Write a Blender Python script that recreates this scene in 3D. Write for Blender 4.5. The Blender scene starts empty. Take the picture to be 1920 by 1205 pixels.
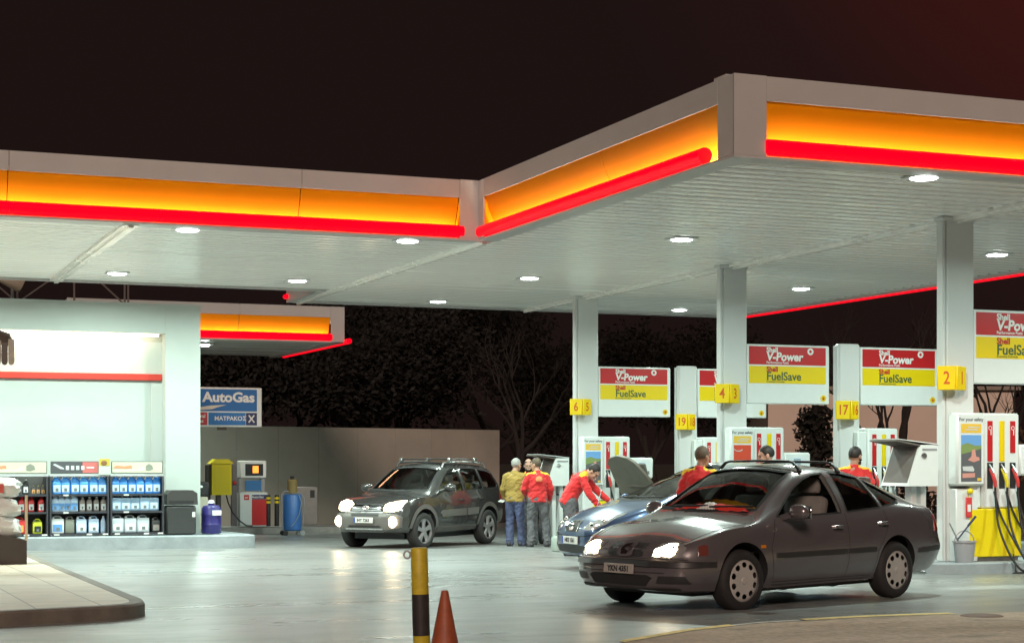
import bpy, bmesh, math, random
import numpy as np
from mathutils import Vector, Matrix
from mathutils.bvhtree import BVHTree
random.seed(7)
R = math.radians
S = bpy.context.scene
COL = S.collection
# ------------------------------------------------------------------ camera
cam_d = bpy.data.cameras.new("camera"); cam = bpy.data.objects.new("camera", cam_d); COL.objects.link(cam)
cam.location = (0, 0, 1.477); cam.rotation_euler = (R(90), 0, 0)
cam_d.sensor_width = 36; cam_d.lens = 36*3230/1920; cam_d.shift_y = 259.5/1920
cam_d.clip_start = 0.1; cam_d.clip_end = 2000
S.camera = cam
# ------------------------------------------------------------------ world: a night sky over a lit town
W = bpy.data.worlds.new("World"); S.world = W; W.use_nodes = True
nt = W.node_tree; nt.nodes.clear()
def wn(t): return nt.nodes.new(t)
out = wn("ShaderNodeOutputWorld"); add = wn("ShaderNodeAddShader")
bg1 = wn("ShaderNodeBackground"); sky = wn("ShaderNodeTexSky"); sky.sky_type = 'NISHITA'; sky.sun_disc = False
sky.sun_elevation = R(-12); sky.sun_rotation = R(180)
nt.links.new(sky.outputs[0], bg1.inputs[0]); bg1.inputs[1].default_value = 0.05
tc = wn("ShaderNodeTexCoord"); dot = wn("ShaderNodeVectorMath"); dot.operation = 'DOT_PRODUCT'
gd = Vector((0.42, 0.80, 0.43)).normalized(); dot.inputs[1].default_value = gd
ramp = wn("ShaderNodeValToRGB")
ramp.color_ramp.elements[0].position = 0.90; ramp.color_ramp.elements[0].color = (0.0128, 0.0072, 0.0064, 1)
ramp.color_ramp.elements[1].position = 0.99; ramp.color_ramp.elements[1].color = (0.062, 0.0090, 0.0066, 1)
e = ramp.color_ramp.elements.new(0.935); e.color = (0.0185, 0.0076, 0.0070, 1)
bg2 = wn("ShaderNodeBackground"); bg2.inputs[1].default_value = 0.74
nt.links.new(tc.outputs['Generated'], dot.inputs[0]); nt.links.new(dot.outputs['Value'], ramp.inputs[0])
nt.links.new(ramp.outputs[0], bg2.inputs[0])
nt.links.new(bg1.outputs[0], add.inputs[0]); nt.links.new(bg2.outputs[0], add.inputs[1]); nt.links.new(add.outputs[0], out.inputs[0])
# ------------------------------------------------------------------ the warm glow of the street behind the camera
sl = bpy.data.lights.new("street_glow", 'SUN'); sl.energy = 1.4; sl.angle = R(14); sl.color = (1.0, 0.76, 0.63)
sun = bpy.data.objects.new("street_glow", sl); COL.objects.link(sun)
sun.rotation_euler = Vector((0.10, 1.0, -0.52)).to_track_quat('-Z', 'Y').to_euler()
# ------------------------------------------------------------------ exposure
S.view_settings.view_transform = 'Standard'; S.view_settings.look = 'None'
S.view_settings.exposure = 0.28; S.view_settings.gamma = 1.0
try:
    S.cycles.use_denoising = True; S.cycles.sample_clamp_indirect = 6; S.cycles.caustics_reflective = False
    S.cycles.caustics_refractive = False; S.cycles.max_bounces = 8
except Exception: pass
# ------------------------------------------------------------------ frames of reference
ANG = R(22.0); CA, SA = math.cos(ANG), math.sin(ANG)
def uv(u, v, z=0.0): return Vector((u*CA - v*SA, u*SA + v*CA, z))
def gz(y):                       # the forecourt falls gently away from the street
    y = min(max(y, 10.0), 62.0); return -0.0147*(y - 18.0)
def u_at(px, v):                 # the u where the sight line through column px crosses line v
    r = (px - 960)/3230; return v*(SA + CA*r)/(CA - SA*r)
# ------------------------------------------------------------------ materials
MATS = {}
def mat(name, col, rough=0.5, metal=0.0, var=0.0, scale=6.0, bump=0.0, bscale=60.0, emit=0.0, ecol=None, coat=0.0, alpha=1.0, spec=None, trans=0.0, sheen=0.0, rvar=0.0):
    if name in MATS: return MATS[name]
    m = bpy.data.materials.new(name); m.use_nodes = True; MATS[name] = m
    t = m.node_tree; b = t.nodes['Principled BSDF']
    c4 = (col[0], col[1], col[2], 1)
    b.inputs['Base Color'].default_value = c4; b.inputs['Roughness'].default_value = rough; b.inputs['Metallic'].default_value = metal
    if coat: b.inputs['Coat Weight'].default_value = coat; b.inputs['Coat Roughness'].default_value = 0.04
    if spec is not None: b.inputs['Specular IOR Level'].default_value = spec
    if sheen: b.inputs['Sheen Weight'].default_value = sheen
    if trans: b.inputs['Transmission Weight'].default_value = trans
    if emit:
        b.inputs['Emission Color'].default_value = (*(ecol or col), 1); b.inputs['Emission Strength'].default_value = emit
    b.inputs['Alpha'].default_value = alpha
    if var or bump or rvar:
        co = t.nodes.new('ShaderNodeTexCoord')
        n = t.nodes.new('ShaderNodeTexNoise'); n.inputs['Scale'].default_value = scale; n.inputs['Detail'].default_value = 6; n.inputs['Roughness'].default_value = 0.6
        t.links.new(co.outputs['Object'], n.inputs['Vector'])
        if var:
            mr = t.nodes.new('ShaderNodeMapRange'); mr.inputs['From Min'].default_value = 0.3; mr.inputs['From Max'].default_value = 0.7
            mr.inputs['To Min'].default_value = 1-var; mr.inputs['To Max'].default_value = 1+var
            t.links.new(n.outputs['Fac'], mr.inputs['Value'])
            hs = t.nodes.new('ShaderNodeHueSaturation'); hs.inputs['Color'].default_value = c4
            t.links.new(mr.outputs['Result'], hs.inputs['Value']); t.links.new(hs.outputs['Color'], b.inputs['Base Color'])
        if rvar:
            mr2 = t.nodes.new('ShaderNodeMapRange'); mr2.inputs['From Min'].default_value = 0.3; mr2.inputs['From Max'].default_value = 0.7
            mr2.inputs['To Min'].default_value = max(rough-rvar, 0.02); mr2.inputs['To Max'].default_value = min(rough+rvar, 1)
            t.links.new(n.outputs['Fac'], mr2.inputs['Value']); t.links.new(mr2.outputs['Result'], b.inputs['Roughness'])
        if bump:
            n2 = t.nodes.new('ShaderNodeTexNoise'); n2.inputs['Scale'].default_value = bscale; n2.inputs['Detail'].default_value = 4
            t.links.new(co.outputs['Object'], n2.inputs['Vector'])
            bp = t.nodes.new('ShaderNodeBump'); bp.inputs['Strength'].default_value = bump; bp.inputs['Distance'].default_value = 0.02
            t.links.new(n2.outputs['Fac'], bp.inputs['Height']); t.links.new(bp.outputs['Normal'], b.inputs['Normal'])
    return m
# ------------------------------------------------------------------ mesh builder
class MB:
    def __init__(s): s.v = []; s.f = []; s.m = []
    def add(s, vs, fs, mi=0):
        o = len(s.v); s.v += [tuple(p) for p in vs]; s.f += [tuple(i+o for i in f) for f in fs]
        s.m += ([mi]*len(fs) if isinstance(mi, int) else list(mi)); return s
    def box(s, c, d, mi=0, rz=0.0, bev=0.0, rx=0.0, ry=0.0, seg=1):
        x, y, z = d[0]/2, d[1]/2, d[2]/2
        if bev > 0:
            bm = bmesh.new(); bmesh.ops.create_cube(bm, size=1)
            for w in bm.verts: w.co = (w.co.x*d[0], w.co.y*d[1], w.co.z*d[2])
            bmesh.ops.bevel(bm, geom=bm.edges[:], offset=min(bev, .49*min(d)), segments=seg, affect='EDGES', profile=0.5)
            bm.verts.ensure_lookup_table(); vs = [w.co.copy() for w in bm.verts]; fs = [[w.index for w in f.verts] for f in bm.faces]; bm.free()
        else:
            vs = [Vector(p) for p in ((-x,-y,-z),(x,-y,-z),(x,y,-z),(-x,y,-z),(-x,-y,z),(x,-y,z),(x,y,z),(-x,y,z))]
            fs = [(0,3,2,1),(4,5,6,7),(0,1,5,4),(1,2,6,5),(2,3,7,6),(3,0,4,7)]
        M = Matrix.Translation(c) @ Matrix.Rotation(rz, 4, 'Z') @ Matrix.Rotation(ry, 4, 'Y') @ Matrix.Rotation(rx, 4, 'X')
        return s.add([M @ w for w in vs], fs, mi)
    def box2(s, a, b, mi=0, bev=0.0):
        return s.box([(a[i]+b[i])/2 for i in range(3)], [abs(b[i]-a[i]) for i in range(3)], mi, bev=bev)
    def tube(s, pts, r, n=8, mi=0, caps=True, flat=1.0):
        pts = [Vector(p) for p in pts]; rs = r if isinstance(r, (list, tuple)) else [r]*len(pts)
        up = None; rings = []
        for i, p in enumerate(pts):
            t = (pts[min(i+1, len(pts)-1)] - pts[max(i-1, 0)]).normalized()
            if up is None:
                a = Vector((0,0,1)) if abs(t.z) < .9 else Vector((1,0,0)); up = (a - t*a.dot(t)).normalized()
            else:
                up = (up - t*up.dot(t))
                up = up.normalized() if up.length > 1e-6 else Vector((0,0,1)).cross(t).normalized()
            sd = t.cross(up)
            rings.append([p + (up*math.cos(2*math.pi*k/n)*flat + sd*math.sin(2*math.pi*k/n))*rs[i] for k in range(n)])
        vs = [q for rg in rings for q in rg]; fs = []
        for i in range(len(pts)-1):
            for k in range(n): fs.append((i*n+k, i*n+(k+1)%n, (i+1)*n+(k+1)%n, (i+1)*n+k))
        if caps: fs.append(tuple(range(n))[::-1]); fs.append(tuple((len(pts)-1)*n+k for k in range(n)))
        return s.add(vs, fs, mi)
    def cyl(s, a, b, r, n=16, mi=0, r2=None): return s.tube([a, b], [r, r if r2 is None else r2], n, mi)
    def lathe(s, prof, c=(0,0,0), n=24, mi=0, axis='z', sx=1.0, sy=1.0):
        vs = []; fs = []; P = len(prof)
        for k in range(n):
            a = 2*math.pi*k/n
            for (r, h) in prof:
                x, y, z = r*math.cos(a)*sx, r*math.sin(a)*sy, h
                if axis == 'y': x, y, z = x, h, y
                elif axis == 'x': x, y, z = h, x, y
                vs.append((c[0]+x, c[1]+y, c[2]+z))
        for k in range(n):
            for i in range(P-1):
                q = (k*P+i, ((k+1)%n)*P+i, ((k+1)%n)*P+i+1, k*P+i+1); fs.append(q[::-1] if axis == 'y' else q)
        return s.add(vs, fs, [mi]*len(fs) if isinstance(mi, int) else [mi[i] for k in range(n) for i in range(P-1)])
    def prism(s, poly, fn, a, b, mi=0):           # poly of 2D points, fn(p, q, depth) -> xyz
        n = len(poly); vs = [fn(p, q, a) for p, q in poly] + [fn(p, q, b) for p, q in poly]
        fs = [tuple(range(n))[::-1], tuple(range(n, 2*n))] + [(i, (i+1)%n, n+(i+1)%n, n+i) for i in range(n)]
        return s.add(vs, fs, mi)
    def ell(s, c, r, n=14, m=9, mi=0):
        prof = [(math.sin(math.pi*i/m), -math.cos(math.pi*i/m)) for i in range(m+1)]
        vs = []; fs = []; P = m+1
        for k in range(n):
            a = 2*math.pi*k/n
            for (q, h) in prof: vs.append((c[0]+q*math.cos(a)*r[0], c[1]+q*math.sin(a)*r[1], c[2]+h*r[2]))
        for k in range(n):
            for i in range(m): fs.append((k*P+i, ((k+1)%n)*P+i, ((k+1)%n)*P+i+1, k*P+i+1))
        return s.add(vs, fs, mi)
    def bm(s, b, mi=0):
        b.verts.index_update(); return s.add([w.co.copy() for w in b.verts], [[w.index for w in f.verts] for f in b.faces], mi)
    def build(s, name, mats, parent=None, loc=None, rz=None, sharp=38, fix=True):
        me = bpy.data.meshes.new(name); me.from_pydata(s.v, [], s.f)
        if not isinstance(mats, (list, tuple)): mats = [mats]
        for m in mats: me.materials.append(m)
        if len(mats) > 1: me.polygons.foreach_set('material_index', s.m)
        if fix:
            b = bmesh.new(); b.from_mesh(me); bmesh.ops.remove_doubles(b, verts=b.verts, dist=1e-5); bmesh.ops.recalc_face_normals(b, faces=b.faces); b.to_mesh(me); b.free()
        me.polygons.foreach_set('use_smooth', [True]*len(me.polygons))
        if sharp < 180: me.set_sharp_from_angle(angle=R(sharp))
        me.update()
        o = bpy.data.objects.new(name, me); COL.objects.link(o)
        if parent is not None: o.parent = parent
        if loc is not None: o.location = loc
        if rz is not None: o.rotation_euler.z = rz
        return o
def tag(o, label=None, cat=None, group=None, kind=None):
    if label: o['label'] = label
    if cat: o['category'] = cat
    if group: o['group'] = group
    if kind: o['kind'] = kind
    return o
def thing(name, label, cat, loc=(0,0,0), rz=0.0, group=None):
    o = bpy.data.objects.new(name, None); COL.objects.link(o); o.location = loc; o.rotation_euler.z = rz
    return tag(o, label, cat, group)
def kids(o): return [c for c in bpy.data.objects if c.parent == o]
def copy_tree(o, parent=None):
    c = o.copy(); COL.objects.link(c)
    if parent is not None: c.parent = parent
    for ch in kids(o): copy_tree(ch, c)
    return c
def text(body, size, m, parent, loc, rot=(R(90), 0, 0), bold=0.0, sx=1.0, align='CENTER', name='lettering', ext=0.001, shear=0.0):
    cu = bpy.data.curves.new(name, 'FONT'); cu.body = body; cu.size = size; cu.align_x = align; cu.align_y = 'CENTER'
    cu.extrude = ext; cu.offset = bold; cu.shear = shear; cu.materials.append(m); cu.resolution_u = 3
    tmp = bpy.data.objects.new(name, cu); COL.objects.link(tmp); me = eval_mesh(tmp); bpy.data.objects.remove(tmp); bpy.data.curves.remove(cu)
    o = bpy.data.objects.new(name, me); COL.objects.link(o); o.parent = parent; o.location = loc; o.rotation_euler = rot; o.scale = (sx, 1, 1)
    return o
def eval_mesh(o):
    bpy.context.view_layer.update(); dg = bpy.context.evaluated_depsgraph_get()
    return bpy.data.meshes.new_from_object(o.evaluated_get(dg), preserve_all_data_layers=True, depsgraph=dg)
ORD = ['leftmost', 'second', 'third', 'fourth', 'fifth', 'sixth', 'seventh', 'eighth', 'ninth', 'tenth']
def nth(i, n):
    return 'leftmost' if i == 0 else ('rightmost' if i == n-1 else ORD[i] + ' from left')
# ------------------------------------------------------------------ shared materials
white = mat('white_paint', (.64,.65,.64), .32, var=.03, scale=2.0)
clad = mat('white_cladding', (.50,.485,.475), .38, var=.05, scale=1.2)
wall_white = mat('white_render', (.51,.555,.525), .75, var=.03, scale=1.5, bump=.05, bscale=90)
yellow = mat('yellow_enamel', (.85,.66,.01), .35, var=.04)
red = mat('red_enamel', (.62,.022,.03), .35, var=.04)
grey = mat('grey_metal', (.30,.30,.31), .45, var=.08)
mid_grey = mat('mid_grey_plastic', (.16,.16,.165), .5, var=.1)
black = mat('black_rubber', (.018,.018,.019), .55)
dark = mat('dark_plastic', (.03,.03,.032), .45, var=.15)
steel = mat('brushed_steel', (.55,.55,.56), .3, .9, rvar=.1)
chrome = mat('chrome', (.8,.8,.82), .08, 1.0)
# ================================================================== GROUND
def node_ground(name, c1, c2, rough, rvar, joint=True, grain=(90, .4)):
    m = bpy.data.materials.new(name); m.use_nodes = True; t = m.node_tree; b = t.nodes['Principled BSDF']; L = t.links.new
    co = t.nodes.new('ShaderNodeTexCoord'); mp = t.nodes.new('ShaderNodeMapping'); mp.inputs['Rotation'].default_value = (0, 0, -ANG); L(co.outputs['Object'], mp.inputs['Vector'])
    def noise(sc, det=6, vec=None):
        n = t.nodes.new('ShaderNodeTexNoise'); n.inputs['Scale'].default_value = sc; n.inputs['Detail'].default_value = det; n.inputs['Roughness'].default_value = .65
        L(vec or mp.outputs['Vector'], n.inputs['Vector']); return n.outputs['Fac']
    st = t.nodes.new('ShaderNodeMapping'); st.inputs['Scale'].default_value = (.35, 1.3, 1); L(mp.outputs['Vector'], st.inputs['Vector'])
    n1, n2, n3 = noise(.55, vec=st.outputs['Vector']), noise(7), noise(grain[0], 3)
    mix = t.nodes.new('ShaderNodeMix'); mix.data_type = 'RGBA'; mix.inputs['A'].default_value = (*c1, 1); mix.inputs['B'].default_value = (*c2, 1)
    mr = t.nodes.new('ShaderNodeMapRange'); mr.inputs['From Min'].default_value = .35; mr.inputs['From Max'].default_value = .68; L(n1, mr.inputs['Value']); L(mr.outputs['Result'], mix.inputs['Factor'])
    hs = t.nodes.new('ShaderNodeHueSaturation'); L(mix.outputs['Result'], hs.inputs['Color'])
    a = t.nodes.new('ShaderNodeMath'); a.operation = 'MULTIPLY_ADD'; a.inputs[1].default_value = .5; a.inputs[2].default_value = .75-grain[1]/2; L(n2, a.inputs[0])
    a2 = t.nodes.new('ShaderNodeMath'); a2.operation = 'MULTIPLY_ADD'; a2.inputs[1].default_value = grain[1]; L(n3, a2.inputs[0]); L(a.outputs[0], a2.inputs[2])
    val = a2.outputs[0]
    # old oil spots
    vo = t.nodes.new('ShaderNodeTexNoise'); vo.inputs['Scale'].default_value = 1.7; vo.inputs['Detail'].default_value = 3; L(mp.outputs['Vector'], vo.inputs['Vector'])
    vr = t.nodes.new('ShaderNodeMapRange'); vr.inputs['From Min'].default_value = .60; vr.inputs['From Max'].default_value = .72; vr.inputs['To Min'].default_value = 1; vr.inputs['To Max'].default_value = .62; L(vo.outputs['Fac'], vr.inputs['Value'])
    mu = t.nodes.new('ShaderNodeMath'); mu.operation = 'MULTIPLY'; L(val, mu.inputs[0]); L(vr.outputs['Result'], mu.inputs[1]); val = mu.outputs[0]
    if joint:                                 # dark wheel tracks worn along the lanes
        tm = t.nodes.new('ShaderNodeMapping'); tm.inputs['Scale'].default_value = (.10, 1.9, 1); L(mp.outputs['Vector'], tm.inputs['Vector']); n4 = noise(1.0, 3, tm.outputs['Vector'])
        tr = t.nodes.new('ShaderNodeMapRange'); tr.inputs['From Min'].default_value = .52; tr.inputs['From Max'].default_value = .66; tr.inputs['To Min'].default_value = 1; tr.inputs['To Max'].default_value = .76; L(n4, tr.inputs['Value'])
        mt = t.nodes.new('ShaderNodeMath'); mt.operation = 'MULTIPLY'; L(val, mt.inputs[0]); L(tr.outputs['Result'], mt.inputs[1]); val = mt.outputs[0]
        br = t.nodes.new('ShaderNodeTexBrick'); br.offset = 0; br.inputs['Scale'].default_value = 1; br.inputs['Brick Width'].default_value = 5.0; br.inputs['Row Height'].default_value = 4.0
        br.inputs['Mortar Size'].default_value = .018; br.inputs['Mortar Smooth'].default_value = .2; br.inputs['Color1'].default_value = br.inputs['Color2'].default_value = (1,1,1,1); br.inputs['Mortar'].default_value = (.66,.66,.66,1)
        L(mp.outputs['Vector'], br.inputs['Vector'])
        mj = t.nodes.new('ShaderNodeMath'); mj.operation = 'MULTIPLY'; L(val, mj.inputs[0]); L(br.outputs['Color'], mj.inputs[1]); val = mj.outputs[0]
    L(val, hs.inputs['Value']); L(hs.outputs['Color'], b.inputs['Base Color'])
    b.inputs['Specular IOR Level'].default_value = .36
    rr = t.nodes.new('ShaderNodeMapRange'); rr.inputs['From Min'].default_value = .35; rr.inputs['From Max'].default_value = .65; rr.inputs['To Min'].default_value = rough-rvar; rr.inputs['To Max'].default_value = rough+rvar
    L(n1, rr.inputs['Value']); L(rr.outputs['Result'], b.inputs['Roughness'])
    bp = t.nodes.new('ShaderNodeBump'); bp.inputs['Strength'].default_value = .25; bp.inputs['Distance'].default_value = .008; L(n3, bp.inputs['Height']); L(bp.outputs['Normal'], b.inputs['Normal'])
    return m
concrete = node_ground('forecourt_concrete', (.252,.262,.256), (.170,.173,.169), .33, .09)
asphalt = node_ground('brown_asphalt', (.58,.45,.33), (.38,.30,.22), .8, .1, joint=False, grain=(15, 1.2))
kerb_m = mat('kerb_concrete', (.30,.34,.36), .6, var=.18, scale=3, bump=.2, bscale=40)
paver = None
def sheet(name, poly, m, off=0.0, label=None):
    b = MB(); b.add([(x, y, gz(y)+off) for x, y in poly], [tuple(range(len(poly)))]); return tag(b.build(name, m), label, kind='structure')
ys = [-60, 10, 18, 30, 45, 62]
b = MB(); xs = [-400, -40, -10, 10, 40, 400]
b.add([(x, y, gz(y)) for y in ys for x in xs], [(j*6+i, j*6+i+1, (j+1)*6+i+1, (j+1)*6+i) for j in range(len(ys)-1) for i in range(5)])
tag(b.build('forecourt', concrete), 'grey green concrete forecourt with dark stains', kind='structure')
b = MB(); b.add([(-700, -60, -.7), (700, -60, -.7), (700, 900, -.7), (-700, 900, -.7)], [(0,1,2,3)]); tag(b.build('ground', mat('dark_soil', (.03,.028,.02), .9, var=.3, scale=.5)), kind='structure')
# the street verge in front
edge = [(-.6, 11.2), (.8, 13.15), (1.5, 14.35), (2.2, 15.15), (3.3, 15.85), (4.9, 16.5), (7.5, 17.4), (14, 19.6)]
sheet('road', [(-.6, 9.9), (-.6, 11.2)] + edge[1:] + [(30, 12), (30, 10.0)], asphalt, .004)
sheet('road', [(-.6, 9.9), (30, 10.0), (60, -40), (-6, -40)], asphalt, .0043)
ylw_line = mat('worn_yellow_line', (.85,.68,.24), .7, var=.35, scale=9)
wht_line = mat('worn_white_line', (.6,.6,.55), .7, var=.3, scale=9)
def edge_pt(t):
    i = min(int(t), len(edge)-2); f = t-i; return (edge[i][0]*(1-f)+edge[i+1][0]*f, edge[i][1]*(1-f)+edge[i+1][1]*f)
def line_seg(t0, t1, w, m, nm='kerb_line'):
    P = [edge_pt(t0+(t1-t0)*k/8) for k in range(9)]; b = MB(); vs = []
    for x, y in P: vs += [(x, y, gz(y)+.008), (x-w*.35, y+w, gz(y)+.008)]
    b.add(vs, [(2*k, 2*k+2, 2*k+3, 2*k+1) for k in range(8)]); tag(b.build(nm, m), kind='structure')
line_seg(1.1, 2.6, .12, ylw_line); line_seg(2.6, 3.35, .07, wht_line); line_seg(3.4, 4.55, .13, ylw_line); line_seg(5.1, 6.4, .10, ylw_line)
# manhole in the verge
b = MB(); c = (4.35, 15.95); b.lathe([(0, .012), (.17, .012), (.19, .006), (.20, 0)], (c[0], c[1], gz(c[1])+.004), 20); b.build('manhole_cover', mat('rust_iron', (.16,.08,.045), .7, var=.3)); tag(bpy.data.objects['manhole_cover'], 'small rusty round cover set in the brown asphalt verge', 'manhole cover')
# tiled pavement at left
tile = bpy.data.materials.new('beige_tiles'); tile.use_nodes = True; t = tile.node_tree; bs = t.nodes['Principled BSDF']; L = t.links.new
co = t.nodes.new('ShaderNodeTexCoord'); mp = t.nodes.new('ShaderNodeMapping'); mp.inputs['Rotation'].default_value = (0,0,-ANG); L(co.outputs['Object'], mp.inputs[0])
br = t.nodes.new('ShaderNodeTexBrick'); br.offset = 0; br.inputs['Scale'].default_value = 1; br.inputs['Brick Width'].default_value = .6; br.inputs['Row Height'].default_value = 1.5; br.inputs['Mortar Size'].default_value = .010
br.inputs['Color1'].default_value = (.74,.63,.49,1); br.inputs['Color2'].default_value = (.66,.56,.44,1); br.inputs['Mortar'].default_value = (.34,.27,.21,1); L(mp.outputs[0], br.inputs['Vector'])
nz = t.nodes.new('ShaderNodeTexNoise'); nz.inputs['Scale'].default_value = 3; nz.inputs['Detail'].default_value = 6; L(mp.outputs[0], nz.inputs[0])
mx = t.nodes.new('ShaderNodeMix'); mx.data_type = 'RGBA'; mx.blend_type = 'MULTIPLY'; mx.inputs['Factor'].default_value = .5; L(br.outputs['Color'], mx.inputs['A']); L(nz.outputs['Fac'], mx.inputs['B']); L(mx.outputs['Result'], bs.inputs['Base Color']); bs.inputs['Roughness'].default_value = .55
def slab(name, poly, h, mtop, mside, kw=.14, label=None):
    # a raised slab with a kerb round it (kerb a separate ring, 3 mm proud of the paving)
    n = len(poly); P = [Vector((x, y)) for x, y in poly]
    inn = []
    for i in range(n):
        d1 = (P[i]-P[i-1]).normalized(); d2 = (P[(i+1)%n]-P[i]).normalized()
        n1 = Vector((-d1.y, d1.x)); n2 = Vector((-d2.y, d2.x)); bis = (n1+n2).normalized(); inn.append(P[i] + bis*kw/max(bis.dot(n1), .3))
    Z = lambda p, o: (p.x, p.y, gz(p.y)+o)
    b = MB(); rings = [[Z(p, -.05) for p in P], [Z(p, h-.02) for p in P], [Z(p+(q-p)*.12, h) for p, q in zip(P, inn)], [Z(q, h) for q in inn], [Z(q, h-.05) for q in inn]]
    vs = [q for r_ in rings for q in r_]; fs = []
    for k in range(4):
        for i in range(n): fs.append((k*n+i, k*n+(i+1)%n, (k+1)*n+(i+1)%n, (k+1)*n+i))
    b.add(vs, fs); tag(b.build(name+'_kerb', mside), kind='structure')
    b = MB(); b.add([Z(q, h-.003) for q in inn], [tuple(range(n))]); return tag(b.build(name, mtop), kind='structure')
def rc(c, r, a0, a1, n=5): return [(c[0]+r*math.cos(R(a0+(a1-a0)*k/n)), c[1]+r*math.sin(R(a0+(a1-a0)*k/n))) for k in range(n+1)]
pav_kerb = mat('dark_kerb_stone', (.17,.145,.12), .65, var=.25, scale=4, bump=.2)
poly = [(-9.5, 11.4), (-4.7, 14.55), (-3.62, 15.5), (-3.45, 15.75), (-3.42, 16.05), (-3.52, 16.45), (-7.65, 27.3), (-14, 25)]
slab('pavement', poly, .13, tile, pav_kerb)
# shop platform and islands
def uvpoly(u0, u1, v0, v1, r=.12): 
    pts = []
    for (cu, cv, a0) in ((u0+r, v0+r, 180), (u1-r, v0+r, 270), (u1-r, v1-r, 0), (u0+r, v1-r, 90)):
        for k in range(4):
            a = R(a0+30*k); p = uv(cu+r*math.cos(a), cv+r*math.sin(a)); pts.append((p.x, p.y))
    return pts
slab('shop_platform', uvpoly(-3, 8.0, 32.95, 41, .35), .25, kerb_m, kerb_m, .2)
VI = (20.2, 26.6, 32.8)
for k, v in enumerate(VI): slab('pump_island', uvpoly(14.15, 21.5, v-.62, v+.62, .3), .15, kerb_m, kerb_m, .14)
gas_kerb = mat('gas_kerb', (.16,.15,.14), .7, var=.2)
slab('gas_island', uvpoly(4, 12.6, 42.3, 44.2, .2), .16, gas_kerb, mat('pale_kerb_edge', (.27,.26,.24), .65, var=.2), .12)
# ================================================================== MAIN CANOPY
ZC = 4.86
can = thing('fuel_canopy', 'large white canopy with glowing yellow panels and red tubes over the pumps', 'canopy', (0,0,ZC), ANG)
alu = mat('ceiling_slats', (.95,.92,.885), .19, spec=.8)
t = alu.node_tree; L = t.links.new; bs = t.nodes['Principled BSDF']; co = t.nodes.new('ShaderNodeTexCoord'); mp = t.nodes.new('ShaderNodeMapping'); mp.inputs['Scale'].default_value = (.10, 3.4, 1); L(co.outputs['Object'], mp.inputs[0])
nz = t.nodes.new('ShaderNodeTexNoise'); nz.inputs['Scale'].default_value = 1; nz.inputs['Detail'].default_value = 2; L(mp.outputs[0], nz.inputs[0])
r1 = t.nodes.new('ShaderNodeMapRange'); r1.inputs['From Min'].default_value = .3; r1.inputs['From Max'].default_value = .7; r1.inputs['To Min'].default_value = .10; r1.inputs['To Max'].default_value = .30; L(nz.outputs['Fac'], r1.inputs['Value']); L(r1.outputs['Result'], bs.inputs['Roughness'])
r2 = t.nodes.new('ShaderNodeMapRange'); r2.inputs['From Min'].default_value = .3; r2.inputs['From Max'].default_value = .7; r2.inputs['To Min'].default_value = 1.04; r2.inputs['To Max'].default_value = .88; L(nz.outputs['Fac'], r2.inputs['Value'])
hs = t.nodes.new('ShaderNodeHueSaturation'); hs.inputs['Color'].default_value = (.95,.92,.885,1); L(r2.outputs['Result'], hs.inputs['Value']); L(hs.outputs['Color'], bs.inputs['Base Color'])
yel_panel = mat('yellow_fascia', (.92,.335,.002), .55, var=.03, scale=1.5, spec=.15)
red_tube = mat('red_tube', (.4,.0,.003), .4, emit=1.05, ecol=(1,.0,.012), spec=.1)
shade_brown = mat('recess_shade', (.06,.045,.035), .7)  # dark brown painted in for the shade inside the fascia recess
def slats(u0, u1, v0, v1, z, name='ceiling'):
    b = MB(); n = int(round((v1-v0)/.30)); st = (v1-v0)/n; pr = []
    for i in range(n):
        a = v0+i*st; pr += [(a, z+.05), (a+.012, z+.006), (a+.03, z), (a+st*.5, z-.010), (a+st-.07, z), (a+st-.05, z+.006), (a+st-.038, z+.05)]
    pr.append((v1, z+.05)); N = len(pr)
    b.add([(u0, y, h) for y, h in pr] + [(u1, y, h) for y, h in pr], [(i, N+i, N+i+1, i+1) for i in range(N-1)])
    return b.build(name, alu, can, fix=False)
slats(9.77, 20.03, 17.17, 35.93, .03); slats(-6, 9.77, 25.17, 33.45, .031)
b = MB(); b.box2((9.6, 17.05, .55), (20.2, 36.1, .60)); b.box2((-6, 25.05, .55), (9.6, 33.4, .60)); b.build('roof_deck', grey, can)
b = MB()
for (x, y0, y1) in ((14.9, 17.0, 36.1), (9.62, 24.95, 36.1), (4.2, 25, 33.4)):
    b.box2((x-.11, y0, -.015), (x+.11, y1, .028)); b.box2((x-.035, y0, -.05), (x+.035, y1, -.0151))
b.build('gutter_strip', alu, can)
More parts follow.
